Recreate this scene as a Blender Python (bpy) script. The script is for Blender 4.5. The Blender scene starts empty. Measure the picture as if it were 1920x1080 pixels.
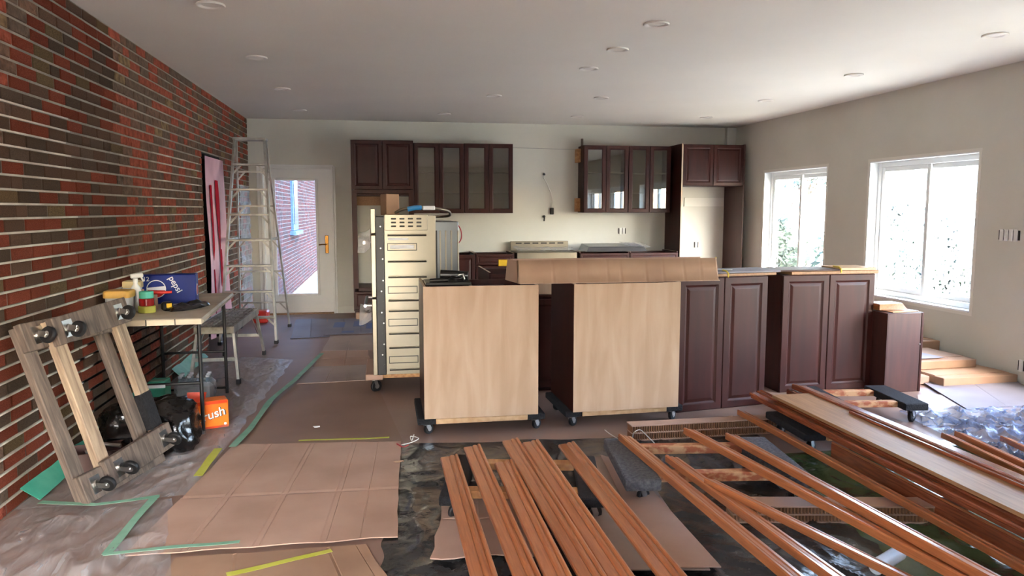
import bpy, math, random
from mathutils import Vector, Matrix, noise
random.seed(7)
sc = bpy.context.scene
COL = sc.collection
PI = math.pi
# ------------------------------------------------------------------ camera
F = 1400.0; CAMZ = 1.5
PITCH = math.atan(147 / F); YAW = math.atan(243 / math.hypot(F, 147))
cd = bpy.data.cameras.new('camera'); cam = bpy.data.objects.new('camera', cd); COL.objects.link(cam)
cd.sensor_width = 36; cd.lens = 36 * F / 1920; cd.clip_start = 0.05; cd.clip_end = 400
cam.location = (0, 0, CAMZ); cam.rotation_euler = (PI / 2 - PITCH, 0, -YAW)
sc.camera = cam
_r = Vector((math.cos(YAW), -math.sin(YAW), 0))
_f = Vector((math.sin(YAW) * math.cos(PITCH), math.cos(YAW) * math.cos(PITCH), -math.sin(PITCH)))
_d = _f.cross(_r)
def ray(px, py): return _r * ((px - 960) / F) + _d * ((py - 540) / F) + _f
def gz(px, py, z=0.0):
    v = ray(px, py); return Vector((0, 0, CAMZ)) + v * ((z - CAMZ) / v.z)
def gy(px, py, y):
    v = ray(px, py); return Vector((0, 0, CAMZ)) + v * (y / v.y)
def gx(px, py, x):
    v = ray(px, py); return Vector((0, 0, CAMZ)) + v * (x / v.x)
# ------------------------------------------------------------------ world, sun, exposure
w = bpy.data.worlds.new('world'); sc.world = w; w.use_nodes = True
nt = w.node_tree; nt.nodes.clear()
wo = nt.nodes.new('ShaderNodeOutputWorld'); bg = nt.nodes.new('ShaderNodeBackground'); sky = nt.nodes.new('ShaderNodeTexSky')
sky.sky_type = 'NISHITA'; sky.sun_disc = False; sky.sun_elevation = math.radians(42); sky.sun_rotation = math.radians(163)
sky.air_density = 1.0; sky.dust_density = 2.5; sky.ozone_density = 1.0
bg.inputs[1].default_value = 0.95
nt.links.new(sky.outputs[0], bg.inputs[0]); nt.links.new(bg.outputs[0], wo.inputs[0])
sl = bpy.data.lights.new('sun', 'SUN'); sun = bpy.data.objects.new('sun', sl); COL.objects.link(sun)
sl.energy = 2.4; sl.angle = math.radians(0.6); sl.color = (1, .93, .84)
sun.rotation_euler = Vector((-.13, .74, -.66)).to_track_quat('-Z', 'Y').to_euler()
sun.location = (6, -14, 14)
vs = sc.view_settings; vs.view_transform = 'Standard'; vs.look = 'None'; vs.exposure = 3.1; vs.gamma = 1.0; vs.use_curve_mapping = False
sc.cycles.max_bounces = 10; sc.cycles.diffuse_bounces = 6; sc.cycles.transparent_max_bounces = 16
sc.cycles.sample_clamp_indirect = 12.0
# ------------------------------------------------------------------ materials
def lin(c):
    return tuple(((v / 255) / 12.92 if v / 255 <= .04045 else ((v / 255 + .055) / 1.055) ** 2.4) for v in c[:3]) + (1,)
MATS = {}
def mat(name, c1, c2=None, rough=.6, metal=0.0, scale=6.0, stretch=(1, 1, 1), bump=0.0, bscale=None, rand=0.0, coat=0.0, detail=4.0, contrast=(.35, .65), alpha=None, trans=0.0, spec=.5, aniso=0.0, distort=0.0):
    m = bpy.data.materials.new(name); m.use_nodes = True; MATS[name] = m
    t = m.node_tree; b = t.nodes['Principled BSDF']; L = t.links.new
    c1 = lin(c1); c2 = lin(c2) if c2 else None
    b.inputs['Base Color'].default_value = c1; b.inputs['Roughness'].default_value = rough; b.inputs['Metallic'].default_value = metal
    b.inputs['Coat Weight'].default_value = coat; b.inputs['Coat Roughness'].default_value = .12; b.inputs['Transmission Weight'].default_value = trans
    b.inputs['Specular IOR Level'].default_value = spec
    if alpha is not None: b.inputs['Alpha'].default_value = alpha
    if c2 or bump:
        tc = t.nodes.new('ShaderNodeTexCoord'); mp = t.nodes.new('ShaderNodeMapping'); mp.inputs['Scale'].default_value = stretch
        L(tc.outputs['Object'], mp.inputs['Vector'])
        if rand:
            oi = t.nodes.new('ShaderNodeObjectInfo'); mu = t.nodes.new('ShaderNodeMath'); mu.operation = 'MULTIPLY'; mu.inputs[1].default_value = 37.0
            L(oi.outputs['Random'], mu.inputs[0]); cx = t.nodes.new('ShaderNodeCombineXYZ')
            for i in range(3): L(mu.outputs[0], cx.inputs[i])
            L(cx.outputs[0], mp.inputs['Location'])
    if c2:
        n = t.nodes.new('ShaderNodeTexNoise'); n.inputs['Scale'].default_value = scale; n.inputs['Detail'].default_value = detail; n.inputs['Distortion'].default_value = distort
        L(mp.outputs[0], n.inputs['Vector'])
        r = t.nodes.new('ShaderNodeValToRGB'); r.color_ramp.elements[0].position = contrast[0]; r.color_ramp.elements[1].position = contrast[1]
        r.color_ramp.elements[0].color = c1; r.color_ramp.elements[1].color = c2
        L(n.outputs[0], r.inputs[0]); col = r.outputs[0]
        if rand:
            hs = t.nodes.new('ShaderNodeHueSaturation'); mr = t.nodes.new('ShaderNodeMapRange'); mr.inputs['To Min'].default_value = 1 - rand; mr.inputs['To Max'].default_value = 1 + rand
            L(oi.outputs['Random'], mr.inputs['Value']); L(mr.outputs[0], hs.inputs['Value']); L(col, hs.inputs['Color']); col = hs.outputs[0]
        L(col, b.inputs['Base Color'])
    if bump:
        n2 = t.nodes.new('ShaderNodeTexNoise'); n2.inputs['Scale'].default_value = bscale or scale; n2.inputs['Detail'].default_value = 5
        L(mp.outputs[0], n2.inputs['Vector']); bp = t.nodes.new('ShaderNodeBump'); bp.inputs['Strength'].default_value = bump; bp.inputs['Distance'].default_value = .02
        L(n2.outputs[0], bp.inputs['Height']); L(bp.outputs[0], b.inputs['Normal'])
    return m
def film(name, color, opacity, rough=.2, bump=.5, bscale=6.0, stretch=(1, 1, 1), tint=(1, 1, 1), vary=0.0):
    """thin plastic film: part see-through, part glossy"""
    m = bpy.data.materials.new(name); m.use_nodes = True; MATS[name] = m
    t = m.node_tree; L = t.links.new; b = t.nodes['Principled BSDF']; out = t.nodes['Material Output']
    b.inputs['Base Color'].default_value = lin(color); b.inputs['Roughness'].default_value = rough; b.inputs['Specular IOR Level'].default_value = .8
    tr = t.nodes.new('ShaderNodeBsdfTransparent'); tr.inputs[0].default_value = (*tint, 1)
    mx = t.nodes.new('ShaderNodeMixShader'); mx.inputs[0].default_value = opacity
    tc = t.nodes.new('ShaderNodeTexCoord'); mp = t.nodes.new('ShaderNodeMapping'); mp.inputs['Scale'].default_value = stretch; L(tc.outputs['Object'], mp.inputs[0])
    n = t.nodes.new('ShaderNodeTexNoise'); n.inputs['Scale'].default_value = bscale; n.inputs['Detail'].default_value = 3; n.inputs['Distortion'].default_value = 1.2; L(mp.outputs[0], n.inputs['Vector'])
    bp = t.nodes.new('ShaderNodeBump'); bp.inputs['Strength'].default_value = bump; bp.inputs['Distance'].default_value = .03; L(n.outputs[0], bp.inputs['Height']); L(bp.outputs[0], b.inputs['Normal'])
    if vary:
        mr = t.nodes.new('ShaderNodeMapRange'); mr.inputs['From Min'].default_value = .35; mr.inputs['From Max'].default_value = .7
        mr.inputs['To Min'].default_value = max(0, opacity - vary); mr.inputs['To Max'].default_value = min(1, opacity + vary); L(n.outputs[0], mr.inputs[0]); L(mr.outputs[0], mx.inputs[0])
    L(tr.outputs[0], mx.inputs[1]); L(b.outputs[0], mx.inputs[2]); L(mx.outputs[0], out.inputs[0])
    return m
mat('wall_paint', (202, 200, 188), (208, 206, 195), rough=.75, scale=1.2)
mat('ceiling_paint', (226, 223, 216), (230, 227, 220), rough=.8, scale=1.0)
mat('white_trim', (222, 222, 220), rough=.35)
mat('white_vinyl', (232, 236, 236), rough=.3)
mat('white_plastic', (225, 225, 220), rough=.35)
mat('primer_white', (222, 220, 210), rough=.8)
mat('mortar', (134, 124, 112), (158, 148, 134), rough=.95, scale=5, bump=.4, bscale=60)
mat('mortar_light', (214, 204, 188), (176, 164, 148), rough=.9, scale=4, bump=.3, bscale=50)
mat('brick_red', (176, 92, 70), (138, 68, 52), rough=.9, scale=22, bump=1.0, bscale=45, rand=.2, spec=.12)
mat('brick_brown', (130, 100, 82), (104, 82, 68), rough=.9, scale=22, bump=.9, bscale=45, rand=.18, spec=.12)
mat('brick_dark', (118, 98, 82), (96, 80, 68), rough=.9, scale=22, bump=.9, bscale=45, rand=.18, spec=.12)
mat('brick_tan', (150, 124, 90), (104, 86, 64), rough=.9, scale=22, bump=.9, bscale=45, rand=.15, spec=.12)
mat('espresso', (62, 24, 18), (48, 18, 14), rough=.42, scale=3, stretch=(4, 4, .6), spec=.3)
mat('espresso_side', (76, 44, 38), (64, 38, 34), rough=.45, scale=4, stretch=(6, 6, .6))
mat('cab_interior', (120, 108, 92), rough=.6)
mat('steel_rear', (118, 122, 126), rough=.3, metal=1)
mat('raw_edge', (196, 176, 152), rough=.7)
mat('plywood', (190, 162, 136), (176, 146, 118), rough=.6, scale=3.2, stretch=(3.5, 3.5, .5), detail=6, distort=.6)
mat('maple', (206, 172, 132), (190, 152, 112), rough=.3, scale=4, stretch=(6, 1, 6))
mat('oak', (190, 118, 72), (152, 86, 50), rough=.28, scale=9, stretch=(9, .55, 9), coat=.35, rand=.1, detail=5, distort=1.0, contrast=(.25, .8))
mat('oak_dark', (158, 88, 58), (116, 60, 40), rough=.22, scale=9, stretch=(9, .55, 9), coat=.5, rand=.1, detail=7, distort=.8)
mat('raw_board', (170, 128, 88), (148, 108, 72), rough=.55, scale=7, stretch=(9, .5, 9), detail=6)
mat('weathered', (122, 106, 94), (82, 72, 64), rough=.8, scale=7, stretch=(.6, 5, 8), detail=7, distort=.8, rand=.12)
mat('weathered_light', (176, 154, 128), (128, 108, 90), rough=.75, scale=6, stretch=(.6, 6, 8), detail=7, distort=.8, rand=.1)
mat('pine', (196, 148, 98), (168, 116, 72), rough=.6, scale=6, stretch=(6, .7, 6), rand=.1)
mat('pine_stained', (206, 162, 120), (166, 92, 58), rough=.55, scale=7, stretch=(2.4, 2, 4), contrast=(.42, .56), rand=.1)
mat('carpet_grey', (112, 112, 114), (78, 78, 82), rough=.95, scale=60, bump=.8, bscale=180)
mat('carpet_black', (38, 38, 42), (24, 24, 28), rough=.9, scale=60, bump=.8, bscale=180)
mat('rubber', (22, 22, 24), rough=.5)
mat('wheel_hub', (56, 56, 58), rough=.4)
mat('zinc', (190, 190, 188), rough=.28, metal=1)
mat('steel', (150, 142, 126), rough=.34, metal=1, c2=(132, 126, 114), scale=2, bump=.04, bscale=3)
mat('steel_dark', (120, 120, 122), rough=.35, metal=1)
mat('aluminium', (186, 184, 178), (150, 148, 142), rough=.45, metal=.75, scale=9)
mat('aluminium_dirty', (170, 164, 150), (112, 104, 94), rough=.6, metal=.4, scale=12)
mat('black_paint', (20, 20, 22), rough=.4)
mat('black_plastic', (14, 14, 16), rough=.35)
mat('dark_metal', (40, 38, 36), rough=.4, metal=.6)
mat('brass', (128, 92, 46), rough=.32, metal=1)
mat('bag_black', (10, 10, 12), rough=.22, bump=.6, bscale=9, spec=.8)
mat('kraft', (190, 158, 138), (174, 142, 122), rough=.8, scale=2.2, bump=.06, bscale=10, detail=6)
mat('kraft_light', (170, 138, 112), (154, 122, 98), rough=.75, scale=3)
mat('kraft_grey', (174, 154, 140), (156, 136, 124), rough=.5, scale=2)
mat('kraft_sky_sheen', (138, 134, 142), (124, 120, 128), rough=.6, scale=2)  # brown card with the sky's bluish sheen put into its colour
mat('hardboard', (156, 126, 108), (138, 110, 94), rough=.55, scale=1.3, detail=6)
mat('floor_board', (154, 126, 110), (136, 110, 98), rough=.5, scale=1.0, detail=6)
mat('tape_green', (118, 170, 142), (140, 186, 160), rough=.6, scale=9)
mat('tape_teal', (70, 178, 150), (98, 196, 168), rough=.6, scale=6, bump=.3, bscale=9)
mat('tape_lime', (186, 190, 62), (200, 200, 92), rough=.6, scale=9)
mat('tape_red', (158, 26, 24), rough=.15, coat=.6)
mat('red_plastic', (206, 42, 30), rough=.35)
mat('yellow_lid', (222, 176, 92), (214, 164, 78), rough=.45, scale=3)
mat('cream_lid', (214, 192, 140), rough=.45)
mat('tub_grey', (186, 186, 184), (172, 172, 172), rough=.4, scale=3)
mat('label_grey', (86, 92, 102), rough=.6)
mat('table_top', (206, 196, 176), (170, 156, 134), rough=.55, scale=3)
mat('table_edge', (214, 204, 178), (196, 180, 150), rough=.5, scale=6)
mat('soda_blue', (6, 38, 128), (4, 30, 108), rough=.45, scale=3, spec=.2)
mat('print_white', (228, 230, 234), rough=.45)
mat('print_red', (190, 30, 40), rough=.4)
mat('print_black', (18, 16, 16), rough=.5)
mat('soda_orange', (232, 104, 22), (240, 130, 36), rough=.35, scale=7)
mat('soda_orange_dark', (216, 62, 20), rough=.35)
mat('level_yellow', (236, 188, 40), rough=.4)
mat('strap_yellow', (222, 196, 60), rough=.5)
mat('honeycomb', (150, 108, 80), (112, 78, 58), rough=.85, scale=5)
mat('honeycomb_cell', (150, 108, 78), rough=.9)
mat('pink_sheet', (228, 186, 198), (206, 160, 176), spec=.15, rough=.5, scale=2.5, bump=.4, bscale=5)
mat('red_sheet', (168, 14, 36), rough=.8, spec=.05)
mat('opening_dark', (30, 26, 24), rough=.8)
mat('black_sheet', (66, 65, 64), (42, 41, 40), rough=.24, scale=2.0, bump=.9, bscale=7, detail=6)
mat('green_sheet', (96, 118, 76), (62, 78, 54), rough=.22, scale=2.2, bump=.9, bscale=7, detail=6)
mat('blue_pipe', (40, 128, 190), rough=.4)
mat('wire_white', (220, 218, 210), rough=.5)
mat('wire_red', (170, 30, 40), rough=.5)
mat('print_blue', (96, 110, 150), rough=.6)
mat('grass', (162, 160, 146), (140, 140, 124), rough=.95, scale=.8, detail=8)
mat('bark', (104, 92, 80), (78, 68, 58), rough=.95, scale=8, bump=.5)
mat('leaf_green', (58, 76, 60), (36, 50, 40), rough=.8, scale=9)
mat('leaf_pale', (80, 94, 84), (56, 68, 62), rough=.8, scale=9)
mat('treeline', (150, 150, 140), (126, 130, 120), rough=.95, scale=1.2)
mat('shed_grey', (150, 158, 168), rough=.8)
mat('window_blue', (96, 132, 176), rough=.35)
mat('soffit', (206, 206, 206), rough=.6)
mat('lamp_lens', (128, 126, 122), rough=.5)
mat('lamp_trim', (226, 222, 216), rough=.4)
mat('dark_glass', (60, 72, 88), rough=.08, spec=.8)
film('poly', (206, 206, 208), .30, rough=.24, bump=.8, bscale=6.0, vary=.14, stretch=(2.2, .8, 1))
film('poly_sky_tint', (118, 140, 182), .58, rough=.14, bump=1.0, bscale=9.0, vary=.25)  # clear film; blue of the reflected sky painted into the colour
film('film_clear', (230, 230, 232), .35, rough=.15, bump=.8, bscale=14)
film('pet_clear', (150, 180, 200), .4, rough=.08, bump=.3, bscale=20)
def glass_mat(name, gloss=.5, tint=(1, 1, 1), haze=0.0):
    m = bpy.data.materials.new(name); m.use_nodes = True; MATS[name] = m
    t = m.node_tree; L = t.links.new; t.nodes.remove(t.nodes['Principled BSDF']); out = t.nodes['Material Output']
    tr = t.nodes.new('ShaderNodeBsdfTransparent'); tr.inputs[0].default_value = (*tint, 1)
    gl = t.nodes.new('ShaderNodeBsdfGlossy'); gl.inputs['Roughness'].default_value = .01
    lw = t.nodes.new('ShaderNodeLayerWeight'); pw = t.nodes.new('ShaderNodeMath'); pw.operation = 'POWER'; pw.inputs[1].default_value = 5; L(lw.outputs['Facing'], pw.inputs[0])
    mu = t.nodes.new('ShaderNodeMath'); mu.operation = 'MULTIPLY_ADD'; mu.inputs[1].default_value = .9; mu.inputs[2].default_value = .045 * gloss; L(pw.outputs[0], mu.inputs[0])
    mx = t.nodes.new('ShaderNodeMixShader'); L(mu.outputs[0], mx.inputs[0]); L(tr.outputs[0], mx.inputs[1]); L(gl.outputs[0], mx.inputs[2])
    res = mx.outputs[0]
    if haze:   # dusty, smeared glass
        tl = t.nodes.new('ShaderNodeBsdfTranslucent'); tl.inputs[0].default_value = (.9, .93, .95, 1)
        tc = t.nodes.new('ShaderNodeTexCoord'); n = t.nodes.new('ShaderNodeTexNoise'); n.inputs['Scale'].default_value = 26; n.inputs['Detail'].default_value = 6; L(tc.outputs['Object'], n.inputs['Vector'])
        mr = t.nodes.new('ShaderNodeMapRange'); mr.inputs['From Min'].default_value = .4; mr.inputs['From Max'].default_value = .7; mr.inputs['To Max'].default_value = haze; L(n.outputs[0], mr.inputs[0])
        m2 = t.nodes.new('ShaderNodeMixShader'); L(mr.outputs[0], m2.inputs[0]); L(res, m2.inputs[1]); L(tl.outputs[0], m2.inputs[2]); res = m2.outputs[0]
    L(res, out.inputs[0]); return m
glass_mat('cab_glass', gloss=2.2, tint=(.9, .92, .9))
glass_mat('window_glass', gloss=1.0)
glass_mat('door_glass', gloss=1.0, tint=(.42, .45, .50))  # grey tint added to dim the bright outdoors behind the pane
glass_mat('window_glass_dusty', gloss=1.0, haze=.32)
def brick_tex(name):
    m = bpy.data.materials.new(name); m.use_nodes = True; MATS[name] = m
    t = m.node_tree; L = t.links.new; b = t.nodes['Principled BSDF']; b.inputs['Roughness'].default_value = .9
    tc = t.nodes.new('ShaderNodeTexCoord'); sp = t.nodes.new('ShaderNodeSeparateXYZ'); cb = t.nodes.new('ShaderNodeCombineXYZ'); L(tc.outputs['Object'], sp.inputs[0])
    L(sp.outputs['Y'], cb.inputs['X']); L(sp.outputs['Z'], cb.inputs['Y'])
    br = t.nodes.new('ShaderNodeTexBrick'); L(cb.outputs[0], br.inputs['Vector']); br.inputs['Scale'].default_value = 1
    br.inputs['Brick Width'].default_value = .225; br.inputs['Row Height'].default_value = .0728; br.inputs['Mortar Size'].default_value = .006
    br.inputs['Color1'].default_value = lin((118, 54, 42)); br.inputs['Color2'].default_value = lin((78, 56, 50)); br.inputs['Mortar'].default_value = lin((150, 144, 140))
    L(br.outputs['Color'], b.inputs['Base Color']); return m
brick_tex('brick_outside')
# ------------------------------------------------------------------ mesh building
class MB:
    def __init__(self): self.v = []; self.f = []; self.m = []; self.mi = 0
    def add(self, vs, fs, mx=None):
        o = len(self.v)
        self.v += [tuple(mx @ Vector(p)) if mx else tuple(p) for p in vs]
        for q in fs: self.f.append(tuple(i + o for i in q)); self.m.append(self.mi)
        return self
    def box(self, c, s, bev=0.0, mx=None):
        x, y, z = (k / 2 for k in s); cx, cy, cz = c
        if not bev:
            vs = [(cx + a * x, cy + b * y, cz + d * z) for a in (-1, 1) for b in (-1, 1) for d in (-1, 1)]
            return self.add(vs, [(0, 1, 3, 2), (4, 6, 7, 5), (0, 4, 5, 1), (2, 3, 7, 6), (0, 2, 6, 4), (1, 5, 7, 3)], mx)
        b_ = min(bev, x * .98, y * .98, z * .98); vs = []; idx = {}
        for a in (-1, 1):
            for b in (-1, 1):
                for d in (-1, 1):
                    for k in range(3):
                        p = [a * (x - b_), b * (y - b_), d * (z - b_)]
                        p[k] = (a * x, b * y, d * z)[k]
                        idx[a, b, d, k] = len(vs); vs.append((p[0] + cx, p[1] + cy, p[2] + cz))
        fs = []
        for s_ in (-1, 1):
            q = [idx[s_, -1, -1, 0], idx[s_, 1, -1, 0], idx[s_, 1, 1, 0], idx[s_, -1, 1, 0]]; fs.append(tuple(q if s_ > 0 else q[::-1]))
            q = [idx[-1, s_, -1, 1], idx[-1, s_, 1, 1], idx[1, s_, 1, 1], idx[1, s_, -1, 1]]; fs.append(tuple(q if s_ > 0 else q[::-1]))
            q = [idx[-1, -1, s_, 2], idx[1, -1, s_, 2], idx[1, 1, s_, 2], idx[-1, 1, s_, 2]]; fs.append(tuple(q if s_ > 0 else q[::-1]))
        for a in (-1, 1):
            for b in (-1, 1):
                q = [idx[a, b, -1, 0], idx[a, b, -1, 1], idx[a, b, 1, 1], idx[a, b, 1, 0]]; fs.append(tuple(q if a * b > 0 else q[::-1]))
                q = [idx[a, -1, b, 0], idx[a, 1, b, 0], idx[a, 1, b, 2], idx[a, -1, b, 2]]; fs.append(tuple(q if a * b > 0 else q[::-1]))
                q = [idx[-1, a, b, 1], idx[-1, a, b, 2], idx[1, a, b, 2], idx[1, a, b, 1]]; fs.append(tuple(q if a * b > 0 else q[::-1]))
                for d in (-1, 1):
                    q = [idx[a, b, d, 0], idx[a, b, d, 1], idx[a, b, d, 2]]; fs.append(tuple(q if a * b * d > 0 else q[::-1]))
        return self.add(vs, fs, mx)
    def bar(self, p0, p1, wd, th, up=(0, 0, 1), bev=0.0):
        """rectangular bar between two points, wd across, th along up"""
        p0 = Vector(p0); p1 = Vector(p1); d = (p1 - p0); l = d.length; d.normalize()
        s = d.cross(Vector(up)); s = s.normalized() if s.length > 1e-6 else Vector((1, 0, 0)); u = s.cross(d)
        mx = Matrix((( s.x, d.x, u.x, 0), (s.y, d.y, u.y, 0), (s.z, d.z, u.z, 0), (0, 0, 0, 1))); mx.translation = (p0 + p1) / 2
        return self.box((0, 0, 0), (wd, l, th), bev, mx)
    def cyl(self, p0, p1, r0, r1=None, n=16, cap=True):
        r1 = r0 if r1 is None else r1
        p0 = Vector(p0); p1 = Vector(p1); d = (p1 - p0).normalized(); a = d.orthogonal().normalized(); b = d.cross(a)
        vs = []
        for p, r in ((p0, r0), (p1, r1)):
            for i in range(n):
                t = 2 * PI * i / n; vs.append(p + (a * math.cos(t) + b * math.sin(t)) * r)
        fs = [(i, (i + 1) % n, n + (i + 1) % n, n + i) for i in range(n)]
        if cap: fs += [tuple(range(n - 1, -1, -1)), tuple(range(n, 2 * n))]
        return self.add(vs, fs)
    def tube(self, pts, r, n=8):
        pts = [Vector(p) for p in pts]; vs = []; a = None
        for i, p in enumerate(pts):
            d = (pts[min(i + 1, len(pts) - 1)] - pts[max(i - 1, 0)]).normalized()
            a = d.orthogonal().normalized() if a is None else (a - d * a.dot(d)).normalized()
            b = d.cross(a)
            for k in range(n):
                t = 2 * PI * k / n; vs.append(p + (a * math.cos(t) + b * math.sin(t)) * r)
        fs = []
        for i in range(len(pts) - 1):
            for k in range(n): fs.append((i * n + k, i * n + (k + 1) % n, (i + 1) * n + (k + 1) % n, (i + 1) * n + k))
        fs += [tuple(range(n - 1, -1, -1)), tuple(range((len(pts) - 1) * n, len(pts) * n))]
        return self.add(vs, fs)
    def lathe(self, prof, c=(0, 0, 0), n=24, mx=None):
        vs = []
        for r, z in prof:
            for k in range(n):
                t = 2 * PI * k / n; vs.append((c[0] + r * math.cos(t), c[1] + r * math.sin(t), c[2] + z))
        fs = []
        for i in range(len(prof) - 1):
            for k in range(n): fs.append((i * n + k, i * n + (k + 1) % n, (i + 1) * n + (k + 1) % n, (i + 1) * n + k))
        fs += [tuple(range(n - 1, -1, -1)), tuple(range((len(prof) - 1) * n, len(prof) * n))]
        return self.add(vs, fs, mx)
    def prism(self, poly, length, mx=None, bow=0.0, seg=1):
        """2D polygon (x,z) extruded along +y"""
        n = len(poly); vs = []
        for k in range(seg + 1):
            t = k / seg; dz = bow * math.sin(PI * t)
            vs += [(x, length * t, z + dz) for x, z in poly]
        fs = []
        for k in range(seg):
            for i in range(n): fs.append((k * n + i, k * n + (i + 1) % n, (k + 1) * n + (i + 1) % n, (k + 1) * n + i))
        fs += [tuple(range(n - 1, -1, -1)), tuple(range(seg * n, (seg + 1) * n))]
        return self.add(vs, fs, mx)
    def rings(self, w_, h_, rings, t, c=(0, 0, 0), hole=False):
        """door slab facing -y, nested rectangles (inset, depth); closed by a flat centre unless hole"""
        vs = []; fs = []
        R_ = [(0, t)] + list(rings)
        if hole: R_ = R_ + [(rings[-1][0], t)]
        for ins, dp in R_:
            x = w_ / 2 - ins; z = h_ / 2 - ins
            vs += [(c[0] - x, c[1] + dp, c[2] - z), (c[0] + x, c[1] + dp, c[2] - z), (c[0] + x, c[1] + dp, c[2] + z), (c[0] - x, c[1] + dp, c[2] + z)]
        for i in range(len(R_) - 1):
            for k in range(4): fs.append((i * 4 + k, i * 4 + (k + 1) % 4, i * 4 + 4 + (k + 1) % 4, i * 4 + 4 + k))
        l = (len(R_) - 1) * 4
        if hole:
            for k in range(4): fs.append((l + k, l + (k + 1) % 4, (k + 1) % 4, k))
        else:
            fs.append((l, l + 1, l + 2, l + 3)); fs.append((3, 2, 1, 0))
        return self.add(vs, fs)
    def sheet(self, c00, c10, c11, c01, nu, nv, zf, mx=None, edge=0.0):
        vs = []; c = [Vector(p) for p in (c00, c10, c11, c01)]
        for j in range(nv + 1):
            for i in range(nu + 1):
                u = i / nu; v = j / nv
                p = c[0] * (1 - u) * (1 - v) + c[1] * u * (1 - v) + c[2] * u * v + c[3] * (1 - u) * v
                if edge and (i in (0, nu) or j in (0, nv)):
                    p = p + Vector((noise.noise(p * 5.0), noise.noise(p * 5.0 + Vector((9, 0, 0))), 0)) * edge
                vs.append((p.x, p.y, p.z + zf(p.x, p.y, u, v)))
        fs = [(j * (nu + 1) + i, j * (nu + 1) + i + 1, (j + 1) * (nu + 1) + i + 1, (j + 1) * (nu + 1) + i) for j in range(nv) for i in range(nu)]
        return self.add(vs, fs, mx)
    def mesh(self, name, mats):
        me = bpy.data.meshes.new(name); me.from_pydata(self.v, [], self.f)
        for k in (mats if isinstance(mats, (list, tuple)) else [mats]): me.materials.append(MATS[k])
        if len(me.materials) > 1: me.polygons.foreach_set('material_index', self.m)
        me.update(); return me
    def build(self, name, m, parent=None, smooth=None, label=None, cat=None, group=None, kind=None, solid=0.0):
        me = self.mesh(name, m)
        if smooth:
            me.shade_smooth(); me.set_sharp_from_angle(angle=math.radians(smooth))
        o = bpy.data.objects.new(name, me); COL.objects.link(o); o.parent = parent
        tag(o, label, cat, group, kind)
        if solid:
            md = o.modifiers.new('thickness', 'SOLIDIFY'); md.thickness = solid; md.offset = -1
        return o
def tag(o, label=None, cat=None, group=None, kind=None):
    if label: o['label'] = label
    if cat: o['category'] = cat
    if group: o['group'] = group
    if kind: o['kind'] = kind
    return o
def thing(name, label, cat, loc=(0, 0, 0), rz=0.0, group=None, mx=None):
    o = bpy.data.objects.new(name, None); COL.objects.link(o); o.empty_display_size = .1
    if mx: o.matrix_world = mx
    else: o.location = loc; o.rotation_euler = (0, 0, rz)
    return tag(o, label, cat, group)
def copy_tree(o, parent=None):
    c = o.copy(); COL.objects.link(c); c.parent = parent
    for ch in list(o.children): copy_tree(ch, c)
    return c
def text_mesh(body, size, name, m, parent, mx, depth=.0008, shear=0.0):
    cu = bpy.data.curves.new(name, 'FONT'); cu.body = body; cu.size = size; cu.extrude = depth; cu.align_x = 'CENTER'; cu.align_y = 'CENTER'; cu.shear = shear; cu.offset = size * .012
    tmp = bpy.data.objects.new('tmp', cu); COL.objects.link(tmp)
    bpy.context.view_layer.update()
    me = bpy.data.meshes.new_from_object(tmp.evaluated_get(bpy.context.evaluated_depsgraph_get()))
    bpy.data.objects.remove(tmp); me.materials.clear(); me.materials.append(MATS[m])
    o = bpy.data.objects.new(name, me); COL.objects.link(o); o.parent = parent; o.matrix_local = mx
    return o
def struct(mb, name, m, parent=None, **k): return mb.build(name, m, parent, kind='structure', **k)
# ------------------------------------------------------------------ the room shell
XL, XR, YB, YF, ZC = -1.845, 5.42, 11.07, -1.1, 2.765
TH = .22
struct(MB().box(((XL + XR) / 2, (YF + YB) / 2, -.05), (XR - XL + .5, YB - YF + .5, .1)), 'floor', 'floor_board')
struct(MB().box(((XL + XR) / 2, (YF + YB) / 2, ZC + .06), (XR - XL + .5, YB - YF + .5, .12)), 'ceiling', 'ceiling_paint')
def holed_wall(mb, axis, pos, a0, a1, z0, z1, holes, t):
    """wall slab with rectangular holes: axis 'x' runs along x, 'y' along y; the slab spans pos..pos+t"""
    cuts = sorted({a0, a1, *[h[0] for h in holes], *[h[1] for h in holes]})
    for i in range(len(cuts) - 1):
        a, b = cuts[i], cuts[i + 1]; m = (a + b) / 2
        hs = [h for h in holes if h[0] <= m <= h[1]]; segs = []; z = z0
        for h in sorted(hs, key=lambda q: q[2]):
            if h[2] > z: segs.append((z, h[2]))
            z = h[3]
        if z < z1: segs.append((z, z1))
        for s0, s1 in segs:
            if axis == 'x': mb.box((m, pos + t / 2, (s0 + s1) / 2), (b - a, abs(t), s1 - s0))
            else: mb.box((pos + t / 2, m, (s0 + s1) / 2), (abs(t), b - a, s1 - s0))
    return mb
W2 = (6.12, 7.70, .534, 2.035); W1 = (8.52, 10.07, .534, 2.035); W3 = (3.75, 5.15, .534, 2.035); W4 = (2.0, 3.35, .534, 2.035)
struct(holed_wall(MB(), 'y', XR, YF - .2, YB + .2, 0, ZC, [W1, W2, W3, W4], TH), 'wall_right', 'wall_paint')
DX0, DX1, DZ = -1.655, -.715, 2.085
struct(holed_wall(MB(), 'x', YB, XL - .3, XR + .3, 0, ZC, [(DX0, DX1, 0, DZ)], TH), 'wall_back', 'wall_paint')
FW = [(-1.6, -.2, .05, 2.2)]
struct(holed_wall(MB(), 'x', YF, XL - .3, XR + .3, 0, ZC, FW, -TH), 'wall_front', 'wall_paint')
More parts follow.
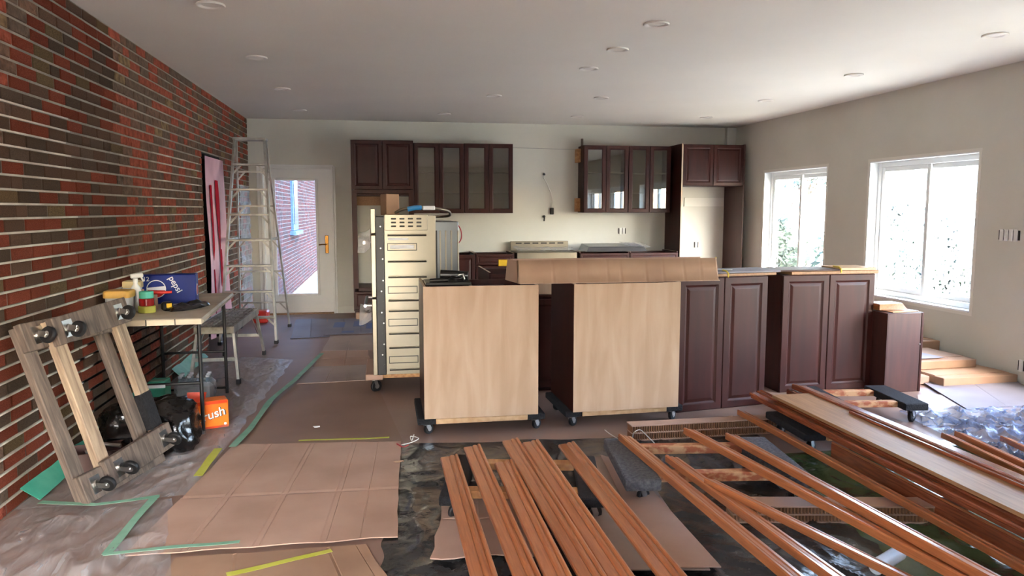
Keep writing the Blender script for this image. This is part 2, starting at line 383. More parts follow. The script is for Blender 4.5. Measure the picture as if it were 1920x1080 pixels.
# brick wall on the left: mortar bed, 300 nearest bricks as objects, the rest joined
OP = (8.29, 9.23, 0, 2.10)
wl = struct(holed_wall(MB(), 'y', XL - .004, YF - .2, YB, 0, ZC, [OP], -TH), 'wall_left', 'mortar')
CH = ZC / 38
BK = ['brick_red', 'brick_brown', 'brick_dark', 'brick_tan']
unit = {}
for k, bm_ in enumerate(BK):
    mb = MB(); b_ = .07
    vs = [(0, y, z) for y in (-.5, .5) for z in (-.5, .5)] + [(1, y * (1 - 2 * .02), z * (1 - 2 * .06)) for y in (-.5, .5) for z in (-.5, .5)]
    mb.add(vs, [(0, 1, 5, 4), (1, 3, 7, 5), (3, 2, 6, 7), (2, 0, 4, 6), (4, 5, 7, 6)])
    unit[bm_] = mb.mesh('brick', bm_)
cells = []
rb = random.Random(3)
for r in range(38):
    y = YF + (r % 2) * .11 - rb.random() * .05
    z = (r + .5) * CH
    while y < YB - .03:
        ln = .218 + rb.uniform(-.012, .02)
        if rb.random() < .07: ln *= .55
        y0, y1 = y, min(y + ln, YB - .004)
        y = y1 + .011
        if y1 - y0 < .04: continue
        segs = [(y0, y1)]
        if z < OP[3]:
            segs = []
            if y0 < OP[0]: segs.append((y0, min(y1, OP[0])))
            if y1 > OP[1]: segs.append((max(y0, OP[1]), y1))
        for a, b in segs:
            if b - a > .03:
                q = rb.random(); c = BK[0] if q < .38 else BK[1] if q < .66 else BK[2] if q < .95 else BK[3]
                cells.append((a, b, z, c, rb.uniform(.004, .009)))
vis = [c for c in cells if c[1] > 3.95 + max(0, c[2] - 1.6) * .75]
vis.sort(key=lambda c: c[0] ** 2 + (c[2] - 1.5) ** 2)
near = set(map(id, vis[:300]))
stuff = MB()
for c in cells:
    a, b, z, col, pr = c; hz = CH - .013
    if id(c) in near:
        o = bpy.data.objects.new('brick', unit[col]); COL.objects.link(o); o.parent = wl
        o.location = (XL - .004, (a + b) / 2, z); o.scale = (pr, b - a, hz)
    else:
        stuff.mi = BK.index(col); x0 = XL - .004; x1 = x0 + pr; ym = (a + b) / 2; h = (b - a) / 2; g = h - .004; k = hz / 2; j = k - .003
        stuff.add([(x0, ym - h, z - k), (x0, ym - h, z + k), (x0, ym + h, z - k), (x0, ym + h, z + k), (x1, ym - g, z - j), (x1, ym - g, z + j), (x1, ym + g, z - j), (x1, ym + g, z + j)],
                  [(0, 1, 5, 4), (1, 3, 7, 5), (3, 2, 6, 7), (2, 0, 4, 6), (4, 5, 7, 6)])
stuff.build('brickwork', BK, wl, kind='stuff')
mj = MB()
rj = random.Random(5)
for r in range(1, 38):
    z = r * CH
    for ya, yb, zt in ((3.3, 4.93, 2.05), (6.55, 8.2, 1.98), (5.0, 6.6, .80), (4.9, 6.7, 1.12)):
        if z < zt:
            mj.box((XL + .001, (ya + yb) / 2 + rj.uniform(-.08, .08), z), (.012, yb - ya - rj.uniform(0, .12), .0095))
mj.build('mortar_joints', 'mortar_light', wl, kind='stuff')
# doorway in the brick wall, lined and closed with a pink vapour sheet
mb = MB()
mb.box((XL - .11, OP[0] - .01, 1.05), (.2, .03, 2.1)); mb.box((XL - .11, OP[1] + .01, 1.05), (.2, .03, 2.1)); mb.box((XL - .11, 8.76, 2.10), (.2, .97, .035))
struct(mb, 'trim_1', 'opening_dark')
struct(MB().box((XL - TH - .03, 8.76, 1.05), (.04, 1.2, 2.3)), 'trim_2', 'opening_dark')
# narrow box in the back corner, base strips
struct(MB().box((5.345, 11.03, 2.62), (.15, .09, .285), .004), 'trim_3', 'wall_paint')
struct(MB().box(((DX1 + XR) / 2, YB - .008, .05), (XR - DX1 - .1, .016, .1)), 'baseboard_back', 'wall_paint')
# windows in the right wall
def slider(name, y0, y1, z0, z1, dusty):
    xo = XR + .115
    root = MB()
    for (c, s) in (((XR + TH / 2, y0 + .006, (z0 + z1) / 2), (TH, .012, z1 - z0)), ((XR + TH / 2, y1 - .006, (z0 + z1) / 2), (TH, .012, z1 - z0)),
                   ((XR + TH / 2, (y0 + y1) / 2, z1 - .006), (TH, y1 - y0 - .024, .012)), ((XR + TH / 2 - .004, (y0 + y1) / 2, z0 + .008), (TH + .008, y1 - y0 - .024, .016))):
        root.box(c, s)
    o = struct(root, name, 'white_vinyl')
    fr = MB(); a, b, c, d = y0 + .012, y1 - .012, z0 + .016, z1 - .012; fw = .055
    fr.box((xo + .03, a + fw / 2, (c + d) / 2), (.085, fw, d - c), .004); fr.box((xo + .03, b - fw / 2, (c + d) / 2), (.085, fw, d - c), .004)
    fr.box((xo + .03, (a + b) / 2, c + fw / 2), (.085, b - a - 2 * fw, fw), .004); fr.box((xo + .03, (a + b) / 2, d - fw / 2), (.085, b - a - 2 * fw, fw), .004)
    fr.build('window_frame', 'white_vinyl', o)
    mid = (a + b) / 2
    for k, (p, q, xs) in enumerate(((a + fw, mid + .03, xo + .045), (mid - .03, b - fw, xo + .012))):
        sw = .05; c2, d2 = c + fw, d - fw
        s = MB(); s.box((xs, p + sw / 2, (c2 + d2) / 2), (.028, sw, d2 - c2), .003); s.box((xs, q - sw / 2, (c2 + d2) / 2), (.028, sw, d2 - c2), .003)
        s.box((xs, (p + q) / 2, c2 + sw / 2), (.028, q - p - 2 * sw, sw), .003); s.box((xs, (p + q) / 2, d2 - sw / 2), (.028, q - p - 2 * sw, sw), .003)
        so = s.build('sash', 'white_vinyl', o)
        MB().box((xs, (p + q) / 2, (c2 + d2) / 2), (.004, q - p - 2 * sw + .01, d2 - c2 - 2 * sw + .01)).build('pane', 'window_glass_dusty' if dusty else 'window_glass', so)
    # primed strip round the opening
    e = .028
    s = MB(); s.box((XR - .0015, y0 - e / 2, (z0 + z1) / 2), (.003, e, z1 - z0 + 2 * e)); s.box((XR - .0015, y1 + e / 2, (z0 + z1) / 2), (.003, e, z1 - z0 + 2 * e))
    s.box((XR - .0015, (y0 + y1) / 2, z1 + e / 2), (.003, y1 - y0, e)); s.box((XR - .0015, (y0 + y1) / 2, z0 - e / 2), (.003, y1 - y0, e))
    s.build('casing_bead', 'primer_white', o)
slider('window_1', *W1, False); slider('window_2', *W2, True); slider('window_3', *W3, False); slider('window_4', *W4, False)
for k, (a, b, c, d) in enumerate(FW):
    mb = MB(); fw = .06; n = 2
    for (p, q) in ((a, (a + b) / 2), ((a + b) / 2, b)):
        mb.box((p + fw / 2, YF - .1, (c + d) / 2), (fw, .06, d - c)); mb.box((q - fw / 2, YF - .1, (c + d) / 2), (fw, .06, d - c))
        mb.box(((p + q) / 2, YF - .1, c + fw / 2), (q - p - 2 * fw, .06, fw)); mb.box(((p + q) / 2, YF - .1, d - fw / 2), (q - p - 2 * fw, .06, fw))
    o = struct(mb, 'window_%d' % (k + 5), 'white_vinyl')
    for (p, q) in ((a, (a + b) / 2), ((a + b) / 2, b)):
        MB().box(((p + q) / 2, YF - .1, (c + d) / 2), (q - p - 2 * fw, .006, d - c - 2 * fw)).build('pane', 'window_glass', o)
# back door
mb = MB(); yd = YB + .05
for c, s in (((DX0 - .012, YB + .05, DZ / 2), (.03, .16, DZ)), ((DX1 + .012, YB + .05, DZ / 2), (.03, .16, DZ)), (((DX0 + DX1) / 2, YB + .05, DZ + .005), (DX1 - DX0 + .05, .16, .03))): mb.box(c, s, .003)
struct(mb, 'trim_4', 'white_trim')
mb = MB(); e = .05
for c, s in (((DX0 - .03 - e / 2, YB - .006, (DZ + e) / 2), (e, .014, DZ + e)), ((DX1 + .03 + .012, YB - .006, (DZ + .03) / 2), (.026, .014, DZ + .03)), (((DX0 + DX1) / 2, YB - .006, DZ + .035), (DX1 - DX0 + .07, .014, .03))): mb.box(c, s, .003)
struct(mb, 'trim_5', 'white_trim')
dw, dh = DX1 - DX0 - .012, DZ - .02; dcx = (DX0 + DX1) / 2; gx0, gx1, gz0, gz1 = gy(517, 440, yd).x, gy(595, 440, yd).x, gy(556, 552, yd).z, gy(556, 337, yd).z
mb = holed_wall(MB(), 'x', yd, DX0 + .006, DX1 - .006, .012, DZ - .012, [(gx0, gx1, gz0, gz1)], .045)
door = struct(mb, 'door_1', 'white_trim')
mb = MB(); e = .035
for c, s in (((gx0 - .005, yd - .008, (gz0 + gz1) / 2), (e, .022, gz1 - gz0 + e)), ((gx1 + .005, yd - .008, (gz0 + gz1) / 2), (e, .022, gz1 - gz0 + e)), (((gx0 + gx1) / 2, yd - .008, gz0 - .005), (gx1 - gx0 - e, .022, e)), (((gx0 + gx1) / 2, yd - .008, gz1 + .005), (gx1 - gx0 - e, .022, e))): mb.box(c, s, .006)
mb.build('glazing_bead', 'white_trim', door)
MB().box(((gx0 + gx1) / 2, yd + .022, (gz0 + gz1) / 2), (gx1 - gx0, .006, gz1 - gz0)).build('pane', 'door_glass', door)
hp = gy(613, 458, yd); h = MB(); h.box((hp.x, yd - .006, hp.z), (.05, .012, .26), .006)
ho = h.build('handle_plate', 'brass', door, label='brass handle plate')
l = MB(); l.cyl((hp.x, yd - .01, hp.z), (hp.x, yd - .06, hp.z), .012); l.tube([(hp.x, yd - .06, hp.z), (hp.x - .06, yd - .062, hp.z), (hp.x - .11, yd - .055, hp.z - .006)], .009); l.cyl((hp.x, yd - .008, hp.z - .08), (hp.x, yd - .02, hp.z - .08), .012)
l.build('lever', 'brass', ho, smooth=40)
MB().box((dcx, YB + .04, .006), (DX1 - DX0, .2, .012)).build('threshold', 'raw_board', door)
# recessed ceiling lights
proto = None
spots = [(395, 8), (481, 107), (529, 166), (562, 206), (926, 179), (833, 213), (1231, 44), (1158, 92), (1104, 128), (1127, 183), (1082, 218), (1866, 65), (1601, 140), (1436, 188), (1324, 220)]
for px, py in spots:
    p = gz(px, py, ZC)
    if proto is None:
        proto = thing('recessed_light', 'round white recessed downlight set in the ceiling, switched off', 'ceiling light', group='recessed downlights in the ceiling')
        MB().lathe([(.058, 0), (.085, 0), (.088, -.006), (.083, -.012), (.064, -.010), (.058, -.004)], n=28).build('trim_ring', 'lamp_trim', proto, smooth=40)
        MB().lathe([(.02, -.0015), (.059, -.0025)], n=28).build('lens', 'lamp_lens', proto)
        o = proto
    else: o = copy_tree(proto)
    o.location = (p.x, p.y, ZC)
# outlets and switches
def device(name, loc, n, label, facing, cat):
    wdt = .05 * n + .02
    mx = Matrix.Translation(loc) @ (Matrix.Rotation(-PI / 2, 4, 'Z') if facing == 'x' else Matrix.Identity(4))
    t = thing(name, label, cat, mx=mx)
    MB().box((0, .004, 0), (wdt, .008, .085)).build('wall_box', 'dark_metal', t)
    for k in range(n):
        x = (k - (n - 1) / 2) * .05
        d = MB().box((x, -.003, 0), (.038, .012, .105), .003).build('yoke', 'white_plastic', t)
        MB().box((x, -.011, 0), (.026, .006, .06), .002).build('rocker', 'white_plastic', d)
    return t
p = gy(1166, 433, YB); device('wall_outlet', (p.x, YB - .008, p.z), 2, 'uncovered double outlet in the back wall above the range', 'y', 'outlet')
p = gy(1305, 459, YB); device('wall_outlet', (p.x, YB - .008, p.z), 1, 'single white outlet inside the empty fridge alcove', 'y', 'outlet')
p = gx(1893, 441, XR); device('light_switch', (XR - .008, p.y, p.z), 4, 'four-gang switch without cover plate beside the window', 'x', 'switch')
p = gx(1916, 690, XR); device('wall_outlet', (XR - .008, p.y, p.z + .02), 1, 'low outlet on the right wall by the flat cartons', 'x', 'outlet')
# ------------------------------------------------------------------ cabinets
PT = .018
def carcass(mb, w_, d, h, z0=0.0, top=True, bottom=True, back=True, y0=.022):
    mb.box((-w_ / 2 + PT / 2, y0 + (d - y0) / 2, z0 + h / 2), (PT, d - y0, h)); mb.box((w_ / 2 - PT / 2, y0 + (d - y0) / 2, z0 + h / 2), (PT, d - y0, h))
    if bottom: mb.box((0, y0 + (d - y0) / 2, z0 + PT / 2), (w_ - 2 * PT, d - y0, PT))
    if top: mb.box((0, y0 + (d - y0) / 2, z0 + h - PT / 2), (w_ - 2 * PT, d - y0, PT))
    if back: mb.box((0, d - .005, z0 + h / 2), (w_ - 2 * PT, .01, h - 2 * PT))
    return mb
def raised_door(parent, x, z, w_, h, name='door', m='espresso', fr=.058):
    return MB().rings(w_, h, [(.0, .004), (.004, 0), (fr - .012, 0), (fr - .008, .004), (fr, .009), (fr + .006, .010), (fr + .026, .004), (fr + .03, .0035)], .021, (x, 0, z)).build(name, m, parent)
def slab_drawer(parent, x, z, w_, h, name='drawer'):
    return MB().rings(w_, h, [(.0, .004), (.004, 0), (.032, 0), (.037, .006), (.042, .007), (.054, .003)], .021, (x, 0, z)).build(name, 'espresso', parent)
def glass_door(parent, x, z, w_, h):
    d = MB().rings(w_, h, [(.0, .004), (.004, 0), (.05, 0), (.056, .006), (.062, .008)], .021, (x, 0, z), hole=True).build('door', 'espresso', parent)
    MB().box((x, .012, z), (w_ - .118, .004, h - .118)).build('pane', 'cab_glass', d)
    return d
# tall oven cabinet
yt = 10.45
t = thing('oven_cabinet', 'tall dark wood oven cabinet with empty oven opening below two doors', 'cabinet', (.01, yt, 0), 0)
W = .84; D = YB - yt - .002; T0 = 2.44
mb = MB(); y0 = .022
mb.box((-W / 2 + PT / 2, y0 + (D - y0) / 2, T0 / 2 + .05), (PT, D - y0, T0 - .1)); mb.box((W / 2 - PT / 2, y0 + (D - y0) / 2, T0 / 2 + .05), (PT, D - y0, T0 - .1))
for z in (T0 - PT / 2, 1.70, .42, .11): mb.box((0, y0 + (D - y0) / 2, z), (W - 2 * PT, D - y0, PT))
mb.box((0, D - .006, 2.07), (W - 2 * PT, .008, .7)); mb.box((0, D - .006, .26), (W - 2 * PT, .008, .3))
mb.build('body', 'espresso', t)
mb = MB(); mb.box((-W / 2 + .035, y0 - .011, 1.07), (.07, .022, 1.3), .002); mb.box((W / 2 - .035, y0 - .011, 1.07), (.07, .022, 1.3), .002); mb.box((0, y0 - .011, 1.745), (W, .022, .05), .002); mb.box((0, y0 - .011, .40), (W - .14, .022, .045), .002)
mb.build('face_frame', 'espresso', t)
for s in (-1, 1): raised_door(t, s * W / 4, 2.105, W / 2 - .006, .66)
slab_drawer(t, 0, .25, W - .01, .24)
MB().box((0, .1, .05), (W - .02, .02, .1)).build('toe_kick', 'espresso', t)
p = gy(700, 378, 11.03); MB().box((-.12, D - .03, 1.63), (.52, .02, .14)).build('nailing_strip', 'raw_board', t, label='bare wood nailing strip across the opening')
# upper glass cabinets
def glass_upper(name, label, x0, x1, zb, zt, yfront, nd=2, group=None):
    w_ = x1 - x0; t = thing(name, label, 'cabinet', ((x0 + x1) / 2, yfront, 0), 0, group)
    d = YB - yfront - .002; h = zt - zb
    mb = MB(); mb.box((-w_ / 2 + PT / 2, .022 + (d - .022) / 2, zb + h / 2), (PT, d - .022, h)); mb.box((w_ / 2 - PT / 2, .022 + (d - .022) / 2, zb + h / 2), (PT, d - .022, h))
    mb.box((0, .022 + (d - .022) / 2, zb + PT / 2), (w_ - 2 * PT, d - .022, PT)); mb.box((0, .022 + (d - .022) / 2, zt - PT / 2), (w_ - 2 * PT, d - .022, PT)); mb.box((0, .03, zb + h / 2), (.04, .02, h - .04))
    mb.build('body', 'espresso', t)
    MB().box((0, d - .008, zb + h / 2), (w_ - 2 * PT, .012, h - 2 * PT)).build('back_panel', 'cab_interior', t)
    for k in (1, 2): MB().box((0, .07 + (d - .09) / 2, zb + h * (.30 if k == 1 else .60)), (w_ - 2 * PT - .004, d - .09, .019)).build('shelf', 'cab_interior', t)
    for s in range(nd): glass_door(t, -w_ / 2 + (s + .5) * w_ / nd, zb + h / 2, w_ / nd - .005, h - .004)
    return t
yu = 10.74
glass_upper('wall_cabinet', 'dark wall cabinet with two glass doors next to the oven cabinet', .445, 1.158, 1.45, 2.435, yu)
glass_upper('wall_cabinet', 'dark two-door glass wall cabinet with its end exposed beside the loose wire', 1.162, 1.87, 1.45, 2.44, yu)
glass_upper('wall_cabinet', 'dark two-door glass wall cabinet with wood shim on its end, right of the loose wire', 2.925, 3.608, 1.455, 2.44, yu)
glass_upper('wall_cabinet', 'dark glass wall cabinet tight against the fridge enclosure', 3.612, 4.27, 1.455, 2.44, yu)
# fridge enclosure
t = thing('fridge_enclosure', 'dark tall fridge enclosure with two raised-panel doors above an empty alcove', 'cabinet', (4.815, yt, 0), 0)
D = YB - yt - .002
for s in (-1, 1):
    pn = MB().box((s * .485, .01 + D / 2 - .005, 1.23), (.02, D - .01, 2.455), .001).build('side_panel', 'espresso_side' if s > 0 else 'espresso', t)
    MB().box((s * .485, .004, 1.23), (.021, .012, 2.455)).build('edge_strip', 'raw_edge' if s < 0 else 'espresso_side', pn)
mb = MB()
for z in (1.85 + PT / 2, 2.45 - PT / 2): mb.box((0, .022 + (D - .022) / 2, z), (.95, D - .022, PT))
mb.box((0, D - .006, 2.15), (.95, .01, .58)); mb.box((0, .03, 2.15), (.03, .016, .56)); mb.build('body', 'espresso', t)
for s in (-1, 1): raised_door(t, s * .237, 2.15, .468, .595)
p0 = gy(1283, 371, YB); p1 = gy(1356, 387, YB)
MB().box(((p0.x + p1.x) / 2, YB - .009, (p0.z + p1.z) / 2), (p1.x - p0.x, .016, p0.z - p1.z)).build('backing_board', 'primer_white', label='white board fixed across the back of the fridge alcove', cat='board')
# shims beside the wall cabinets
def small_block(name, c, s, m, label, cat, rz=0, group=None, bev=.003):
    o = MB().box((0, 0, s[2] / 2), s, bev).build(name, m, label=label, cat=cat, group=group); o.location = c; o.rotation_euler = (0, 0, rz); return o
small_block('wood_shim', (2.893, 10.98, 2.20), (.055, .14, .2), 'pine', 'upper pine block fixed beside the glass wall cabinet', 'wood block')
small_block('wood_shim', (2.893, 10.98, 1.47), (.055, .14, .2), 'pine', 'lower pine block fixed beside the glass wall cabinet', 'wood block')
small_block('wood_shim', (2.95, 10.95, 2.44), (.03, .03, .11), 'weathered', 'short upright stick standing on top of the glass wall cabinet', 'wood block')
small_block('wood_shim', (1.885, 10.98, 1.50), (.025, .12, .2), 'pine', 'small pine strip on the exposed end of the glass cabinet', 'wood block')
# chalk line strung between the wall cabinets
mb = MB(); a = Vector((1.875, 11.055, 2.41)); b = Vector((2.865, 11.055, 2.40)); mb.tube([a.lerp(b, k / 8) for k in range(9)], .002, 5)
mb.build('string_line', 'steel_dark', label='thin string stretched along the wall between the glass cabinets', cat='string')
# loose cable with its box
t = thing('loose_cable', 'white electric cable hanging from the wall with a dark connector', 'cable', (0, 0, 0))
pts = [gy(1020, 326, 11.06), gy(1019, 333, 11.03), gy(1026, 345, 10.99), gy(1033, 362, 11.0), gy(1036, 375, 11.03), gy(1035, 390, 11.05)]
MB().tube(pts, .007, 8).build('cable', 'wire_white', t, smooth=60)
p = gy(1035, 396, 11.045); MB().box(p, (.05, .04, .1), .006).build('connector', 'dark_metal', t)
p = gy(1020, 327, 11.06); MB().cyl((p.x, 11.069, p.z), (p.x, 11.045, p.z), .018).build('wall_grommet', 'dark_metal', t)
p = gy(1020, 406, 11.06); mb = MB(); mb.cyl((p.x, 11.069, p.z), (p.x, 11.05, p.z), .02); mb.tube([(p.x, 11.06, p.z), (p.x, 11.03, p.z - .02), (p.x - .005, 11.03, p.z - .07)], .012)
mb.build('gas_stub', 'dark_metal', label='short dark pipe stub in the wall under the loose cable', cat='pipe')
# base cabinets along the back wall, open on top
def base_unit(name, label, x0, x1, yf, h=.885, d=.61, drawer=True, doors=1, rz=0.0, m='espresso'):
    w_ = x1 - x0; t = thing(name, label, 'cabinet', ((x0 + x1) / 2, yf, 0), rz)
    mb = carcass(MB(), w_, d, h - .1, .1, top=False); mb.box((0, .08, .05), (w_, .018, .1)); mb.box((0, d - .06, h - .03), (w_ - 2 * PT, .1, PT)); mb.box((0, .05, h - .03), (w_ - 2 * PT, .05, PT))
    mb.build('body', m, t)
    e = MB(); e.box((-w_ / 2 + PT / 2, .022 + (d - .022) / 2, h + .0015), (PT, d - .022, .003)); e.box((w_ / 2 - PT / 2, .022 + (d - .022) / 2, h + .0015), (PT, d - .022, .003)); e.build('raw_top_edge', 'raw_edge', t)
    z1 = h - .015; zd = z1 - (.16 if drawer else 0)
    if drawer: slab_drawer(t, 0, z1 - .075, w_ - .008, .15)
    for k in range(doors): raised_door(t, -w_ / 2 + (k + .5) * w_ / doors, (zd + .105) / 2 + .0, w_ / doors - .006, zd - .115)
    return t
base_unit('base_cabinet', 'dark base cabinet with a single door behind the wall oven', .46, 1.28, yt, drawer=False, doors=2)
base_unit('base_cabinet', 'dark base cabinet with a top drawer, left of the range', 1.285, 1.84, yt)
base_unit('base_cabinet', 'dark base cabinet with a top drawer, right of the range', 2.80, 3.55, yt, doors=2)
base_unit('base_cabinet', 'dark base cabinet between the range and fridge enclosure', 3.555, 4.30, yt, doors=2)
# island unit standing behind the plywood cabinets
base_unit('base_cabinet', 'open-topped dark cabinet with pale raw edges standing behind the plywood-backed cabinets', 1.02, 1.75, 7.2, h=.885, d=.9, rz=0)
# range wrapped in film
t = thing('kitchen_range', 'stainless range still under crumpled clear film against the back wall', 'stove', (2.315, yt - .03, 0))
MB().box((0, .32, .46), (.88, .6, .86), .006).build('body', 'steel', t)
MB().box((0, -.005, .40), (.84, .03, .5), .006).build('oven_door', 'steel', t)
mb = MB(); mb.box((0, .58, .96), (.88, .04, .14), .004); mb.build('back_guard', 'steel', t)
for k in range(6):
    MB().box((-.32 + k * .128, .557, 1.0), (.09, .006, .018)).build('vent_slot', 'black_paint', t)
mb = MB(); mb.sheet((-.42, .02, .90), (.46, .02, .90), (.46, .54, .93), (-.42, .54, .93), 40, 26, lambda x, y, u, v: .035 * abs(noise.noise(Vector((x * 9, y * 9, 3)))) + .01)
mb.build('protective_film', 'film_clear', t, smooth=60)
# hood lying on the base cabinets
t = thing('range_hood', 'dark grey range hood lying upside down on the base cabinets', 'range hood', (3.37, 10.72, .893))
mb = MB(); mb.add([(-.46, -.24, 0), (.46, -.24, 0), (.46, .24, 0), (-.46, .24, 0), (-.42, -.2, .07), (.42, -.2, .07), (.42, .2, .10), (-.42, .2, .10)], [(3, 2, 1, 0), (4, 5, 6, 7), (0, 1, 5, 4), (1, 2, 6, 5), (2, 3, 7, 6), (3, 0, 4, 7)])
mb.build('shell', 'steel_dark', t)
MB().box((0, -.205, .045), (.8, .006, .03)).build('front_trim', 'black_paint', t)
mb = MB(); mb.sheet((.16, -.3, .07), (.5, -.3, .05), (.5, .2, .10), (.16, .2, .11), 18, 18, lambda x, y, u, v: .03 * abs(noise.noise(Vector((x * 11, y * 11, 1)))))
mb.build('film_wrap', 'film_clear', t, smooth=60)
# spirit level
t = thing('spirit_level', 'yellow spirit level lying on the open-topped cabinet behind the plywood-backed ones', 'level', (1.46, 8.02, .889), 0.05)
MB().box((0, 0, .035), (.46, .03, .07), .004).build('body', 'level_yellow', t)
for x in (-.1, .12):
    MB().cyl((x, -.017, .035), (x, .017, .035), .022, n=18).build('vial', 'black_plastic', t)
small_block('wood_block', (-.3, 10.32, 0), (.16, .1, .1), 'kraft_light', 'small tan block on the floor at the foot of the oven cabinet', 'wood block')
# ------------------------------------------------------------------ furniture dollies
def caster(parent, x, y, z, big=.042, swivel=0.0):
    """caster hanging below z (mount face); returns the part"""
    rw = big; hz = z - rw * 2.25 + .0
    c, s = math.cos(swivel), math.sin(swivel)
    zc = rw if False else z - (rw * 2.35 - rw)
    f = MB(); f.box((x, y, z - .002), (.088, .07, .004)); f.cyl((x, y, z - .004), (x, y, z - .016), .022, n=14)
    ax = Vector((c, s, 0)); pr = Vector((-s, c, 0)); wc = Vector((x, y, zc)) + ax * .018
    for k in (-1, 1):
        a = Vector((x, y, z - .014)) + pr * (k * .017); b = wc + pr * (k * .017)
        f.bar(a, b, .03, .003, up=pr)
    f.cyl(wc - pr * .021, wc + pr * .021, .006, n=10); f.cyl(wc - pr * .0145, wc + pr * .0145, rw * .42, n=14)
    o = f.build('caster', 'zinc', parent)
    wh = MB(); prof = [(rw * .35, -.013), (rw * .9, -.013), (rw, -.008), (rw, .008), (rw * .9, .013), (rw * .35, .013)]
    mx = Matrix.Translation(wc) @ Matrix(((ax.x, 0, pr.x, 0), (ax.y, 0, pr.y, 0), (0, 1, 0, 0), (0, 0, 0, 1)))
    wh.lathe(prof, n=20, mx=mx); w_ = wh.build('wheel', 'rubber', o, smooth=40)
    return o
def dolly(label, mx, lx=.76, ly=.64, bw=.16, bt=.045, deck=.14, end='carpet_black', rail='pine', end2=None, rails=(.0,), rw=.075, casters=((-1, -1), (-1, 1), (1, -1), (1, 1)), name='furniture_dolly', rail_y=(-.24, .24), swivel=.6, rail2=None):
    """end boards along y at +-x, rails along x under them; deck = top height, wheels reach z=0"""
    t = thing(name, label, 'dolly', mx=mx)
    zt = deck
    for k, s in enumerate((-1, 1)):
        MB().box((s * (lx / 2 - bw / 2), 0, zt - bt / 2), (bw, ly, bt), .006).build('end_board', end2 if (end2 and s > 0) else end, t)
    for k, y in enumerate(rail_y):
        MB().box((0, y, zt - bt * .55), (lx - 2 * bw + (.0), rw, bt * .8), .003).build('rail', rail2 if (rail2 and k) else rail, t)
    big = (deck - bt) / 2.35
    for (a, b) in casters: caster(t, a * (lx / 2 - bw / 2), b * (ly / 2 - .07), zt - bt, big, swivel)
    return t
def M4(x, y, z=0, rz=0): return Matrix.Translation((x, y, z)) @ Matrix.Rotation(rz, 4, 'Z')
DK = .127
dolly('black-ended dolly carrying the plywood-backed cabinet next to the wall oven', M4(.635, 5.12), lx=.86, ly=.56, deck=DK, bw=.12, rail='maple')
dolly('black-ended dolly carrying the plywood-backed cabinet under the long cardboard', M4(1.63, 5.15, 0, .035), lx=.86, ly=.56, deck=DK, bw=.12, rail='maple')
# plywood-backed cabinets
def ply_cab(label, x, y, rz, divider):
    t = thing('island_cabinet', label, 'cabinet', (x, y, DK + .001), rz)
    w_, h, d = .762, .876, .60
    MB().box((0, .004, h / 2), (w_, .008, h)).build('plywood_back', 'plywood', t)
    mb = MB(); 
    for s in (-1, 1): mb.box((s * (w_ / 2 - PT / 2), .008 + d / 2, h / 2 - .001), (PT, d, h - .002))
    mb.box((0, .008 + d / 2, .06), (w_ - 2 * PT, d, PT)); mb.box((0, .04, h - .05), (w_ - 2 * PT, PT, .08)); mb.box((0, d - .02, h - .05), (w_ - 2 * PT, PT, .08)); mb.box((0, d - .02, h / 2), (w_ - 2 * PT, .012, h - .2))
    mb.build('body', 'espresso', t)
    mb = MB()
    for s in (-1, 1): mb.box((s * (w_ / 2 - PT / 2), .008 + d / 2, h), (PT, d, .002))
    mb.build('raw_top_edge', 'raw_edge', t)
    if divider: MB().box((-.06, .008 + d / 2, h - .2), (.02, d - .06, .39)).build('divider', 'raw_edge', t)
    MB().box((-.08, .02 + .1, h - .02) if divider else (0, .1, h - .02), (.5, .1, .018)).build('stretcher', 'espresso', t)
    return t
ply_cab('plywood-backed cabinet on a dolly next to the wall oven, black tools on top', .63, 4.82, 0, True)
ply_cab('plywood-backed cabinet on a dolly under the long folded cardboard', 1.635, 4.83, .03, False)
# dark cabinet standing in the gap
t = thing('base_cabinet', 'dark cabinet seen in the gap between the two plywood-backed cabinets', 'cabinet', (1.36, 5.95, 0))
carcass(MB(), .62, .55, .80, 0, top=True).build('body', 'espresso', t); raised_door(t, 0, .4, .6, .74)
MB().box((-.09, .2, .848), (.42, .3, .09), .004).build('ply_offcut', 'plywood', t)
# black tools on the first cabinet
t = thing('power_tool', 'black power tool and coiled cable lying on the plywood-backed cabinet', 'tool', (.42, 5.0, DK + .877))
MB().box((0, 0, .012), (.30, .26, .02), .003).build('tray', 'dark_metal', t)
mb = MB(); mb.cyl((-.04, .02, .06), (.14, -.02, .055), .035, .028, 14); mb.build('motor_housing', 'black_plastic', t, smooth=40)
mb = MB(); mb.tube([(.06 + .05 * math.cos(a * .5) * (1 - a / 60), -.05 + .045 * math.sin(a * .5), .03 + a * .0012) for a in range(28)], .008, 7); mb.build('coiled_cable', 'black_plastic', t, smooth=60)
mb = MB(); mb.tube([(.05, -.07, .03), (.07, -.08, .065), (.10, -.075, .07), (.11, -.07, .035)], .006, 7); mb.build('hook', 'zinc', t, smooth=60)
mb = MB(); mb.cyl((-.12, -.08, .03), (.0, -.1, .035), .014, n=10); mb.build('bit', 'dark_metal', t, smooth=40)
